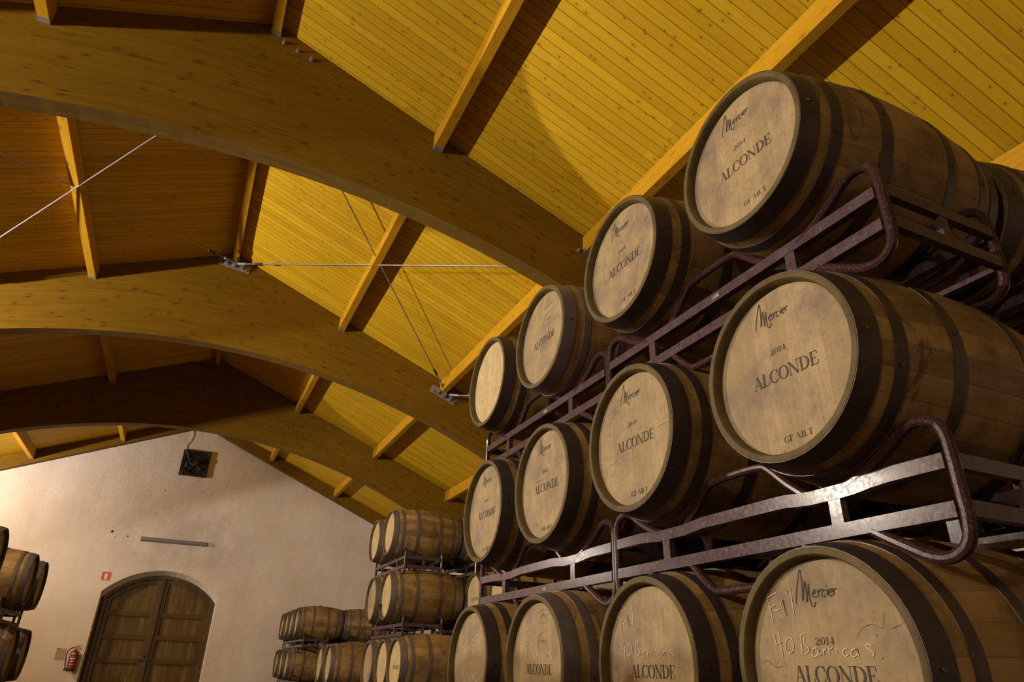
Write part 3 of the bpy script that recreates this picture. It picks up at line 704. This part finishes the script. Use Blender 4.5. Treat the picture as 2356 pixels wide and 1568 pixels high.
CH_BAR= [[(-0.1706, 0.0818), (-0.169, 0.0544), (-0.1471, 0.0617)], [(-0.1541, 0.0838), (-0.1521, 0.0526), (-0.1516, 0.0234)], [(-0.1208, 0.0704), (-0.132, 0.063), (-0.1374, 0.0477), (-0.1326, 0.0339), (-0.1192, 0.0353), (-0.109, 0.0487), (-0.1089, 0.0639), (-0.1171, 0.0709)], [(-0.0805, 0.0723), (-0.0815, 0.0513), (-0.0817, 0.0304)], [(-0.081, 0.0738), (-0.0692, 0.0795), (-0.0672, 0.0749), (-0.0733, 0.0601), (-0.0675, 0.054), (-0.0593, 0.0435), (-0.0641, 0.0347), (-0.0775, 0.0304)], [(-0.0334, 0.0446), (-0.0438, 0.0433), (-0.051, 0.0346), (-0.0464, 0.0258), (-0.0349, 0.0286), (-0.0289, 0.0431), (-0.0305, 0.0286), (-0.02, 0.0328)], [(-0.0138, 0.0428), (-0.0138, 0.0285)], [(-0.0128, 0.0385), (-0.0038, 0.0436)], [(0.0025, 0.0455), (0.0036, 0.0298)], [(0.0043, 0.0397), (0.0159, 0.0453)], [(0.0256, 0.0423), (0.0251, 0.0302)], [(0.0587, 0.0432), (0.0488, 0.0405), (0.0432, 0.0322), (0.049, 0.0252), (0.0591, 0.0293)], [(0.0801, 0.0415), (0.0701, 0.0375), (0.066, 0.0279), (0.0741, 0.0237), (0.0849, 0.0318), (0.0854, 0.0414), (0.0869, 0.025)], [(0.1271, 0.0475), (0.1175, 0.0504), (0.111, 0.0451), (0.1245, 0.0368), (0.1297, 0.0301), (0.123, 0.0235)]]
CH_F12= [[(-0.0741, 0.2093), (-0.0802, 0.1758), (-0.0773, 0.1348)], [(-0.0844, 0.2041), (-0.0309, 0.213)], [(-0.0802, 0.1758), (-0.0427, 0.1818)], [(-0.0388, 0.1698), (-0.0218, 0.1714)], [(-0.0015, 0.195), (0.0174, 0.2126), (0.0181, 0.1449)], [(0.0396, 0.2043), (0.0608, 0.2179), (0.071, 0.2029), (0.0596, 0.1707), (0.047, 0.1476), (0.0872, 0.1392)]]
CH_BAR2= [[(-0.1174, 0.0932), (-0.1074, 0.0654), (-0.0782, 0.0687)], [(-0.0954, 0.0946), (-0.0919, 0.058), (-0.0962, 0.0289)], [(-0.0559, 0.0866), (-0.0755, 0.0723), (-0.0744, 0.0433), (-0.0524, 0.027), (-0.0339, 0.0466), (-0.0365, 0.079), (-0.0559, 0.0866)], [(0.0083, 0.0855), (0.0097, 0.0534), (0.0094, 0.025)], [(0.0028, 0.0874), (0.0338, 0.0905), (0.0344, 0.0709), (0.0223, 0.0604), (0.0508, 0.0565), (0.0459, 0.039), (0.0116, 0.0243)], [(0.0753, 0.0493), (0.0604, 0.0459), (0.0611, 0.0249), (0.0815, 0.0241), (0.0826, 0.0475), (0.0898, 0.0231)], [(0.103, 0.0456), (0.1078, 0.023)], [(0.1057, 0.0403), (0.121, 0.0454)], [(0.1331, 0.0436), (0.1376, 0.023)], [(0.1562, 0.04), (0.1592, 0.0229)], [(0.1998, 0.0397), (0.1811, 0.0347), (0.1811, 0.0178), (0.2024, 0.0161)], [(0.2241, 0.0345), (0.211, 0.0245), (0.2145, 0.0093), (0.2313, 0.011)]]
CH_VAC= [[(-0.0538, -0.0353), (-0.0342, -0.0596), (-0.0206, -0.0803), (-0.0178, -0.0489), (-0.013, -0.0384)], [(0.0274, -0.0517), (0.0025, -0.059), (0.0026, -0.0746), (0.0251, -0.0724), (0.0297, -0.0534), (0.0378, -0.0756)], [(0.0814, -0.0372), (0.0575, -0.0478), (0.0557, -0.0718), (0.0867, -0.0779)], [(0.1134, -0.0538), (0.1183, -0.0773)], [(0.1574, -0.0531), (0.1339, -0.0602), (0.1359, -0.0769), (0.1595, -0.0714), (0.1624, -0.0547), (0.1678, -0.0762)], [(0.2102, -0.0555), (0.1915, -0.0575), (0.1924, -0.0658), (0.2119, -0.0703), (0.2035, -0.0804)]]

CRACKS = {'1': [[(.155,-.004),(.19,.0),(.22,-.004),(.25,-.006)],[(.17,.05),(.20,.07),(.24,.085)],[(-.20,-.085),(-.17,-.068),(-.14,-.07),(-.12,-.06)]],
 '3': [[(-.15,-.005),(-.10,.022),(-.03,.024),(.03,.03)],[(.06,.04),(.12,.058),(.16,.07),(.22,.10)]],
 '0': [[(-.225,.012),(-.205,.016),(-.18,.0),(-.155,.004)],[(.09,.065),(.11,.085),(.14,.092),(.165,.084),(.175,.115)],[(.19,.082),(.215,.09)]]}
def txt_obj(parent, name, fn, mat, label=None):
    mb = MB(); fn(mb); o = mb.build(name, mat, parent); o.location = (0, 0, AX)
    if label: o['label'] = label
    return o
def f_maker(mb):
    for st in MERCIER: ribbon(mb, smooth2(st), .0304, w=.0027)
def f_alc(mb): text(mb, 'ALCONDE', .006, -.036, .040, .250)
def f_year(mb): text(mb, '2014', -.006, .052, .0165, .062)
def f_code(mb): text(mb, 'GF MLT', .018, -.222, .0175, .104)
def f_codeh(mb): text(mb, 'GF MLT', .024, -.196, .0175, .104)
def f_crest(mb):
    for st in ([(.02,.215),(.04,.225),(.07,.215)], [(.0,.175),(.10,.178)], [(.01,.165),(.09,.168)], [(.03,.19),(.045,.21),(.06,.19)],
               [(.055,.13),(.02,.125),(.0,.095),(.005,.065),(.03,.05)], [(.015,.095),(.03,.10),(.035,.088),(.05,.10),(.06,.088),(.075,.10)], [(.035,.20),(.055,.20)], [(.02,.185),(.03,.205)], [(.075,.205),(.065,.185)]):
        ribbon(mb, smooth2(st), .0303, w=.003)
def chalk(*sets):
    def f(mb):
        for S_ in sets:
            for st in S_: ribbon(mb, smooth2(st), .0299, w=.0024)
    return f

# ------------------------------------------------------------------ barrels
BL, RB, RE, AX = .95, .338, .2805, .338       # length, bilge radius, end radius, axis height over the base
def rad(x): return RB-(RB-RE)*abs((x-BL/2)/(BL/2))**2
def barrel(name='wine_barrel', hoop=None, head=None, n=56, loc=(0,0,0)):
    hoop = hoop or M_HOOP; head = head or M_HEAD
    root = empty(name, loc)
    b = MB(); prof = [(BL*i/18, rad(BL*i/18)) for i in range(19)]; b.lathe_x(prof, n)
    o = b.build('staves', M_STAVE, root, True); o.location = (0,0,AX)
    for s in (0, 1):                                     # chime rims and the recessed heads
        def X(x): return x if s == 0 else BL-x
        b = MB(); pr = [(X(.0), RE+.0005), (X(-.0015), RE-.004), (X(-.001), .2645), (X(.004), .2605), (X(.034), .2570)]
        b.lathe_x(pr if s == 0 else pr[::-1], n)
        o = b.build('chime', M_CHIME, root, True); o.location = (0,0,AX)
        V = [(X(.032), .259*math.cos(2*PI*k/n), .259*math.sin(2*PI*k/n)) for k in range(n)]
        o = mesh_obj('head', V, [tuple(range(n))[::(-1 if s == 0 else 1)]], head, root); o.location = (0,0,AX)
    for x0, x1 in ((.001,.066),(.108,.145),(.300,.342)):
        for s in (0, 1):
            a, c = (x0, x1) if s == 0 else (BL-x1, BL-x0)
            b = MB(); t = .0032
            ins = -.001 if (x0 < .01) else .0004
            pr = [(a, rad(a)+ins),(a, rad(a)+t),((a+c)/2, rad((a+c)/2)+t+.0006),(c, rad(c)+t),(c, rad(c)+ins)]
            b.lathe_x(pr, n)
            ra = random.uniform(2.75, 3.1); rx = (a+c)/2; rr = rad(rx)+t
            b.tube([(rx, rr*math.cos(ra), rr*math.sin(-ra+0)), (rx, (rr+.0035)*math.cos(ra), (rr+.0035)*math.sin(-ra))], .007, 8)
            o = b.build('hoop', hoop, root, True); o.location = (0,0,AX)
            o.rotation_euler = (random.uniform(-.5, .1), 0, 0)
    b = MB(); b.lathe_z([(.030,AX+RB-.006),(.030,AX+RB+.012),(.024,AX+RB+.016),(0,AX+RB+.016)], 14, (BL/2,0)); b.build('bung', M_CHIME, root, True)
    return root
PROTO = {'dark': barrel(), 'grey': barrel(hoop=M_HOOPG), 'pale': barrel(head=M_HEADP), 'palegrey': barrel(hoop=M_HOOPG, head=M_HEADP)}
used = {}
HOLD = []
def place(kind, x, y, z, label, group, rz=0):
    # x = plane of the front head, z = axis height over the floor
    if kind not in used: r = PROTO[kind]; used[kind] = 1
    else: r = copy_tree(PROTO[kind])
    HOLD.append((r, (x, y, z-AX), rz, label, group))
    return r
tz = [1.625+CZ, .822+CZ, .029+CZ, -.764+CZ]
near = [  # tier, list of (kind, dx, y, marks, label)
 (0, [('dark', 1.425, 1.336, 'mayh', 'topmost barrel nearest the camera, with ALCONDE 2014 stencilled on its head'),
      ('dark', 1.425, 2.081, 'mayh', 'second barrel from the camera in the top tier, head stencilled ALCONDE'),
      ('grey', 1.464, 2.914, 'ka', 'third barrel from the camera in the top tier, faded crest above its ALCONDE lettering'),
      ('pale', 1.459, 3.628, '', 'farthest barrel of the near top tier, with a plain pale unlettered head')]),
 (1, [('dark', 1.432, 1.320, 'mayc', 'nearest barrel of the middle tier, large at the right between two maroon racks'),
      ('dark', 1.429, 2.080, 'mayc1', 'middle tier barrel second from the camera, hairline cracks either side of ALCONDE'),
      ('dark', 1.459, 2.873, 'mayc3', 'middle tier barrel third from the camera, with a long crack above ALCONDE'),
      ('dark', 1.459, 3.605, 'mayc', 'farthest middle tier barrel of the near stack, with steeply foreshortened lettering')]),
 (2, [('dark', 1.446, 1.333, 'mayFB0', 'biggest barrel at the bottom right, chalked F-11 and 40 Barricas beside the signature'),
      ('dark', 1.453, 2.088, 'aFB', 'bottom barrel chalked F-11 and 40 Barricas with no black signature on its head'),
      ('grey', 1.439, 2.897, 'kaB', 'bottom barrel with a faded crest and 40 Barricas chalked above ALCONDE'),
      ('dark', 1.437, 3.667, '2', 'bottom barrel chalked F-12, 40 Barricas and vacias, leftmost of the near stack')]),
]
G_NEAR = 'oak barrels in the near stack'
lettering = []
for tier, row in near:
    for (kind, x, y, marks, lab) in row:
        r = place(kind, x, y, tz[tier], lab, G_NEAR)
        lettering.append((r, marks))
x2 = 2.43
TN_ = ['top', 'second', 'third', 'lowest']; ON_ = ['first', 'second', 'third', 'fourth', 'fifth', 'sixth', 'seventh', 'eighth']
for tier in range(4):
    for i, y in enumerate((1.33, 2.08, 2.90, 3.63)):
        if tier == 3: place('dark', 1.445, y, tz[3], 'front row barrel in the lowest tier of the near stack, %s from the camera' % ON_[i], 'lowest barrels of the near stack')
        lab = {(0,0): 'barrel at the right edge of the photo, end to end behind the topmost near barrel'}.get((tier, i), 'back row barrel of the near stack, %s tier, %s from the camera' % (TN_[tier], ON_[i]))
        place('dark', x2 if tier else 2.425, y, tz[tier], lab, 'back row barrels of the near stack')
# far block A
A = [('palegrey', 2.352, 9.08, 0, 'nearer of two barrels on top of the distant right stack, side-on'),
     ('palegrey', 2.352, 9.82, 0, 'farther of two barrels on top of the distant right stack, mostly hidden'),
     ('palegrey', 2.35, 8.91, 1, 'nearer second tier barrel of the distant right stack, with a tap at its pale head'),
     ('grey', 2.352, 9.66, 1, 'farther second tier barrel of the distant right stack, chalk scribble on its head'),
     ('palegrey', 2.31, 8.10, 2, 'third tier barrel left of the F-12 barrel, small ALCONDE print on its head'),
     ('palegrey', 2.35, 8.81, 2, 'plain-headed third tier barrel between two others in the distant right stack'),
     ('grey', 2.352, 9.50, 2, 'third tier barrel of the distant right stack, left of the plain-headed one')]
for k, x, y, t_, lab in A:
    r = place(k, x, y, tz[t_], lab, 'barrels of the distant right stack')
    if t_ == 2 and y < 8.2: lettering.append((r, 'a'))
    if t_ == 1 and y > 9.: lettering.append((r, 'C'))
    if t_ == 1 and y < 9.: lettering.append((r, 'T'))
for i, y in enumerate((8.10, 8.81, 9.50)): place('dark', 2.35, y, tz[3], 'lowest tier barrel of the distant right stack, %s from the camera' % ON_[i], 'lowest barrels of the distant right stack')
r = place('pale', 3.33, 8.40, tz[1], 'barrel head with ALCONDE print seen just right of the distant stack', 'back row barrels of the distant right stack'); lettering.append((r, 'a'))
place('pale', 3.33, 7.60, tz[1], 'pale barrel head glimpsed between the rails of the near rack', 'back row barrels of the distant right stack')
for (y, t_) in ((9.08,0),(9.82,0),(9.15,1),(9.90,1),(7.6,2),(8.4,2),(9.15,2),(9.9,2),(7.6,3),(8.4,3),(9.15,3),(9.9,3)):
    place('grey', 3.325, y, tz[t_], 'back row barrel of the distant right stack, %s tier, %s from the camera' % (TN_[t_], ON_[min(3, int((y-7.2)/.8))]), 'back row barrels of the distant right stack')
# far block near the gable wall
CB = [(15.92, 1, 'nearest barrel on top of the stack by the gable wall, seen side-on'),
      (16.66, 1, 'second nearest barrel on top of the stack by the gable wall, mostly hidden'),
      (17.36, 1, 'third barrel on top of the stack by the gable wall'), (18.05, 1, 'top barrel touching the gable wall, leftmost of its tier'),
      (16.45, 2, 'nearest lower barrel of the stack by the gable wall, under the rack'),
      (17.30, 2, 'middle lower barrel of the stack by the gable wall'), (18.05, 2, 'lower barrel touching the gable wall, leftmost of the wall stack')]
for y, t_, lab in CB: place('palegrey', 2.335, y, tz[t_], lab, 'barrels by the gable wall')
for y in (15.92, 16.66, 17.36, 18.05):
    place('dark', 2.335, y, tz[3], 'lowest barrel by the gable wall, %s from the camera' % ON_[int((y-15.5)/.7)], 'lowest barrels by the gable wall')
    for t_ in (1, 2, 3): place('grey', 3.31, y, tz[t_], 'back row barrel by the gable wall, end to end with the nearest top one' if (t_ == 1 and y < 16) else 'back row barrel by the gable wall, %s tier, %s from the camera' % (TN_[t_], ON_[int((y-15.5)/.7)]), 'back row barrels by the gable wall')
for y, lab in ((12.05, 'nearer barrel of the low pair between the two far stacks'), (12.80, 'farther barrel of the low pair between the two far stacks')):
    place('palegrey', 2.35, y, tz[2], lab, 'pair of barrels between the two far stacks')
    place('dark', 2.35, y, tz[3], 'lowest barrel between the two far stacks, %s of two' % ('nearer' if y < 12.5 else 'farther'), 'lowest barrels between the two far stacks')
# left block, heads facing the aisle on the right
LB = [(8.03, 1, 'barrel cut by the left edge of the photo, higher than the others on the left'),
      (9.98, 1, 'upper left barrel with a pinkish side, standing on a rack, nearer of two'),
      (10.76, 1, 'upper left barrel, rightmost head of the left stack against the pale wall'),
      (10.21, 2, 'lower left barrel with water-stained hoops, nearer of two'),
      (11.05, 2, 'lower left barrel below the rack, farther of two')]
for y, t_, lab in LB: place('grey', -1.62, y, tz[t_], lab, 'barrels along the left side', PI)
for y in (2.65, 3.40, 4.15, 4.90, 5.70, 6.45, 7.28, 8.03):
    for t_ in ((1, 2, 3) if y < 8 else (2, 3)): place('dark', -1.50 if y < 7 else -1.62, y, tz[t_], 'near left stack barrel, %s tier, %s from the camera' % (TN_[t_], ON_[[2.65, 3.40, 4.15, 4.90, 5.70, 6.45, 7.28, 8.03].index(y)]), 'barrels in the nearer left stacks', PI)
for y in (10.0, 10.78): place('dark', -1.62, y, tz[3], 'lowest barrel of the far left stack, %s of two' % ('nearer' if y < 10.5 else 'farther'), 'lowest barrels of the left stack', PI)
for r, loc, rz, lab, grp in HOLD:
    r.location = loc; r.rotation_euler = (0, 0, rz); r['label'] = lab; r['category'] = 'barrel'; r['group'] = grp
def f_scr(mb):
    for st in ([(-.03,.14),(.0,.17),(.02,.14),(.01,.10)], [(-.06,.02),(-.03,.05),(-.02,.0),(.01,.04)], [(.02,.15),(.06,.16)], [(-.02,.06),(-.02,-.02)]):
        ribbon(mb, smooth2(st), .0299, w=.006)
for r, m_ in lettering:
    if 'm' in m_: txt_obj(r, 'signature_stencil', f_maker, M_INK)
    if 'a' in m_: txt_obj(r, 'name_stencil', f_alc, M_INK)
    if 'y' in m_: txt_obj(r, 'year_stencil', f_year, M_INK)
    if 'c' in m_: txt_obj(r, 'code_stencil', f_code, M_INK)
    if 'h' in m_: txt_obj(r, 'code_stencil', f_codeh, M_INK)
    if 'k' in m_: txt_obj(r, 'crest_stencil', f_crest, M_INKF, 'faded crest print')
    if 'F' in m_: txt_obj(r, 'chalk_writing', chalk(CH_F11), M_CHALK, 'chalked F-11'); txt_obj(r, 'chalk_writing', chalk(CH_BAR), M_CHALK, 'chalked 40 Barricas')
    elif 'B' in m_: txt_obj(r, 'chalk_writing', chalk(CH_BAR), M_CHALK)
    if '2' in m_: [txt_obj(r, 'chalk_writing', chalk(q_), M_CHALK, l_) for q_, l_ in ((CH_F12, 'chalked F-12'), (CH_BAR2, 'chalked 40 Barricas'), (CH_VAC, 'chalked vacias'))]
    for k_ in '013':
        if k_ in m_:
            for st in CRACKS[k_]: txt_obj(r, 'crack', lambda mb, st=st: ribbon(mb, smooth2(st), .0302, w=.0009), M_CRACK)
    if 'C' in m_: txt_obj(r, 'chalk_writing', f_scr, M_CHALK)
    if 'T' in m_:
        b = MB(); b.tube([(.03,.215,-.10),(-.035,.215,-.10)], .012, 8); b.tube([(-.02,.215,-.10),(-.025,.20,-.15)], .010, 8); o = b.build('tap', M_BLACKM, r, True); o.location = (0,0,AX)

# ------------------------------------------------------------------ racks (two barrels each)
RX0, RX1, RLEN = .17, .66, 1.45            # x of the front / back faces behind the barrel front, length
def rack(bent=False, low=False):
    root = empty('barrel_rack', (0,0,0))
    L = RLEN
    def pth(s):  # corner loop in the (y,z) plane; z relative to the upper barrel axis
        p = [(.31,-.342),(.27,-.330),(.22,-.306),(.165,-.276),(.115,-.242),(.075,-.228),(.03,-.238),(.005,-.270),(.0,-.33),(.0,-.42),(.0,-.48),(.012,-.53),(.05,-.556),(.10,-.553),(.16,-.522),(.215,-.490),(.25,-.468)]
        return [(q[0] if s == 0 else L-q[0], q[1]) for q in p]
    for fx_ in (RX0, RX1):
        for nm, zc in (('upper_rail', -.345), ('lower_rail', -.456)):
            b = MB()
            if bent and nm == 'upper_rail':
                path = [(.015,.004),(.17,.004),(.22,.001),(.27,-.005),(.31,-.007),(.42,-.007),(.46,-.004),(.52,.002),(.56,.003),(.90,.003),(.96,-.002),(1.0,-.006),(1.15,-.006),(1.2,-.001),(1.26,.003),(L-.015,.003)]
                path = [(y_, zc+d_) for y_, d_ in path]
            else: path = [(.015, zc), (L-.015, zc)]
            b.sweep_box(path, .028, .038); o = b.build(nm, M_RACK, root); o.location = (fx_, 0, 0)
        for y_ in (.345, 1.11):
            b = MB(); b.box(-.012,.012, y_-.02, y_+.02, -.438, -.363); o = b.build('post', M_RACK, root); o.location = (fx_, 0, 0)
        for s in (0, 1):
            b = MB(); b.tube(smooth_path([(0,q[0],q[1]) for q in pth(s)], 4), .0155, 10); o = b.build('corner_loop', M_TUBE, root, True); o.location = (fx_, 0, 0)
        b = MB(); b.tube(smooth_path([(0,.445,-.340),(0,.51,-.290),(0,.57,-.235),(0,.61,-.215),(0,.725,-.210),(0,.84,-.215),(0,.88,-.235),(0,.94,-.290),(0,1.005,-.340)], 4), .014, 10)
        o = b.build('saddle_tube', M_TUBE, root, True); o.location = (fx_, 0, 0)
        b = MB(); b.tube(smooth_path([(0,.46,-.462),(0,.51,-.515),(0,.565,-.560),(0,.61,-.568),(0,.725,-.568),(0,.84,-.568),(0,.885,-.560),(0,.94,-.515),(0,.99,-.462)], 4), .014, 10)
        o = b.build('locating_tube', M_TUBE, root, True); o.location = (fx_, 0, 0)
    for y_ in (.0, L):
        for zc, nm in ((-.345,'upper_side_rail'), (-.456,'lower_side_rail')):
            b = MB(); b.box(RX0+.012, RX1-.012, y_-.012, y_+.012, zc-.019, zc+.019); b.build(nm, M_RACK, root)
        b = MB(); b.box((RX0+RX1)/2-.018, (RX0+RX1)/2+.018, y_-.010, y_+.010, -.438, -.363); b.build('post', M_RACK, root)
    for y_ in (.725,):
        b = MB(); b.box(RX0+.014, RX1-.014, y_-.012, y_+.012, -.475, -.437); b.build('cross_rail', M_RACK, root)
    return root
RP = {'s': rack(), 'b': rack(True)}
ru = {}
def place_rack(k, x, y, z, lab, grp, rz=0):
    r = RP[k] if k not in ru else copy_tree(RP[k]); ru[k] = 1
    RH.append((r, (x, y, z), rz, lab, grp)); return r
RH = []
gr = 'maroon steel racks in the near stack'
r_top = place_rack('s', 1.43, .985, tz[0], 'maroon steel rack under the two nearest top barrels, with a SAME tag on its rail', gr)
r_top2 = place_rack('s', 1.445, 2.475, tz[0], 'maroon steel rack under the two farther top barrels of the near stack', gr)
r_mid = place_rack('b', 1.43, .985, tz[1], 'maroon steel rack shining brightly above the F-11 barrels', gr)
r_mid2 = place_rack('b', 1.445, 2.475, tz[1], 'maroon steel rack resting on the two bottom barrels chalked F-12 and 40 Barricas', gr)
for y in (.985, 2.475):
    for t_ in (2, 3): place_rack('s', 1.44, y, tz[t_], 'front rack of the near stack in the %s tier, %s' % (TN_[t_], 'nearer the camera' if y < 2 else 'farther along'), 'low racks of the near stack')
    for t_ in range(4): place_rack('s', 2.42, y, tz[t_], 'back row rack of the near stack in the %s tier, %s' % (TN_[t_], 'nearer the camera' if y < 2 else 'farther along'), 'back row racks of the near stack')
place_rack('s', 2.34, 8.70, tz[0], 'small distant steel rack under the topmost barrels of the distant right stack', 'racks of the distant right stack')
place_rack('s', 2.34, 8.54, tz[1], 'small distant steel rack under the second tier of the distant right stack', 'racks of the distant right stack')
for y, t_ in ((8.43,2),(8.43,3),(6.95,2),(6.95,3)): place_rack('s', 2.34, y, tz[t_], 'distant right stack front rack, %s tier, %s' % (TN_[t_], 'nearer the camera' if y < 8 else 'farther along'), 'low racks of the distant right stack')
for y, t_ in ((8.72,0),(8.78,1),(8.78,2),(8.78,3),(7.26,1),(7.26,2),(7.26,3)): place_rack('s', 3.32, y, tz[t_], 'distant right stack back row rack, %s tier, %s' % (TN_[t_], 'nearer the camera' if y < 8 else 'farther along'), 'back row racks of the distant right stack')
for y, lab in ((15.55, 'rack under the two nearest top barrels by the gable wall'), (17.0, 'rack against the gable wall under the top barrels')):
    place_rack('s', 2.33, y, tz[1], lab, 'racks by the gable wall')
    for t_ in (2, 3): place_rack('s', 2.33, y, tz[t_], 'gable wall stack front rack, %s tier, %s' % (TN_[t_], 'nearer the camera' if y < 16 else 'against the wall'), 'low racks by the gable wall')
    for t_ in (1, 2, 3): place_rack('s', 3.30, y, tz[t_], 'gable wall stack back row rack, %s tier, %s' % (TN_[t_], 'nearer the camera' if y < 16 else 'against the wall'), 'back row racks by the gable wall')
for t_ in (2, 3): place_rack('s', 2.34, 11.69, tz[t_], 'rack between the two far stacks, %s tier' % TN_[t_], 'racks between the far stacks')
place_rack('s', -1.62, 11.10, tz[1], 'dark rack at the left edge of the photo between the upper and lower left barrels', 'racks of the left stack', PI)
for t_ in (2, 3): place_rack('s', -1.62, 11.30, tz[t_], 'far left stack rack, %s tier' % TN_[t_], 'low racks of the left stack', PI)
for y in (3.76, 5.26, 6.81, 8.39):
    for t_ in (1, 2, 3): place_rack('s', -1.50 if y < 7 else -1.62, y, tz[t_], 'near left stack rack, %s tier, %s from the camera' % (TN_[t_], ON_[[3.76, 5.26, 6.81, 8.39].index(y)]), 'racks in the nearer left stacks', PI)
for r, loc, rz, lab, grp in RH:
    r.location = loc; r.rotation_euler = (0, 0, rz); r['label'] = lab; r['category'] = 'barrel rack'; r['group'] = grp
def tagtext(root, y, z, s, h, mat):
    b = MB(); px = 0
    V = MB()
    text(V, s, 0, 0, h, h*2.6, 0); V.v = [(0, p[1], p[2]) for p in V.v]
    o = V.build('sticker_lettering', mat, root); o.location = (RX0-.0155, y, z-h/2)
tagtext(r_top, .70, -.345, 'SAME', .016, M_WHITE); tagtext(r_top2, .62, -.345, 'SAME', .016, M_WHITE); tagtext(r_mid2, .62, -.456, 'SAME', .014, M_WHITE)

# ------------------------------------------------------------------ floodlight housings on the left wall
for (ly, pw, tilt), lab in zip(LAMPS, ('floodlight on the left wall behind the camera', 'floodlight on the left wall beside the near stack', 'floodlight on the left wall between the nearest and middle arch', 'floodlight on the left wall close to the gable wall')):
    root = empty('floodlight', (XL, ly, LZ)); tag(root, lab, 'floodlight', 'floodlights on the left wall')
    ox = LX-XL; a = math.atan(tilt)
    b = MB(); b.box(-.10, -.01, -.16, .16, -.11, .11)
    o = b.build('housing', M_BLACKM, root); o.location = (ox, 0, 0); o.rotation_euler = (0, -a, 0)
    b = MB(); b.tube([(0,0,-.02),(ox-.09,0,-.04)], .02, 8); b.build('arm', M_GALV, root)
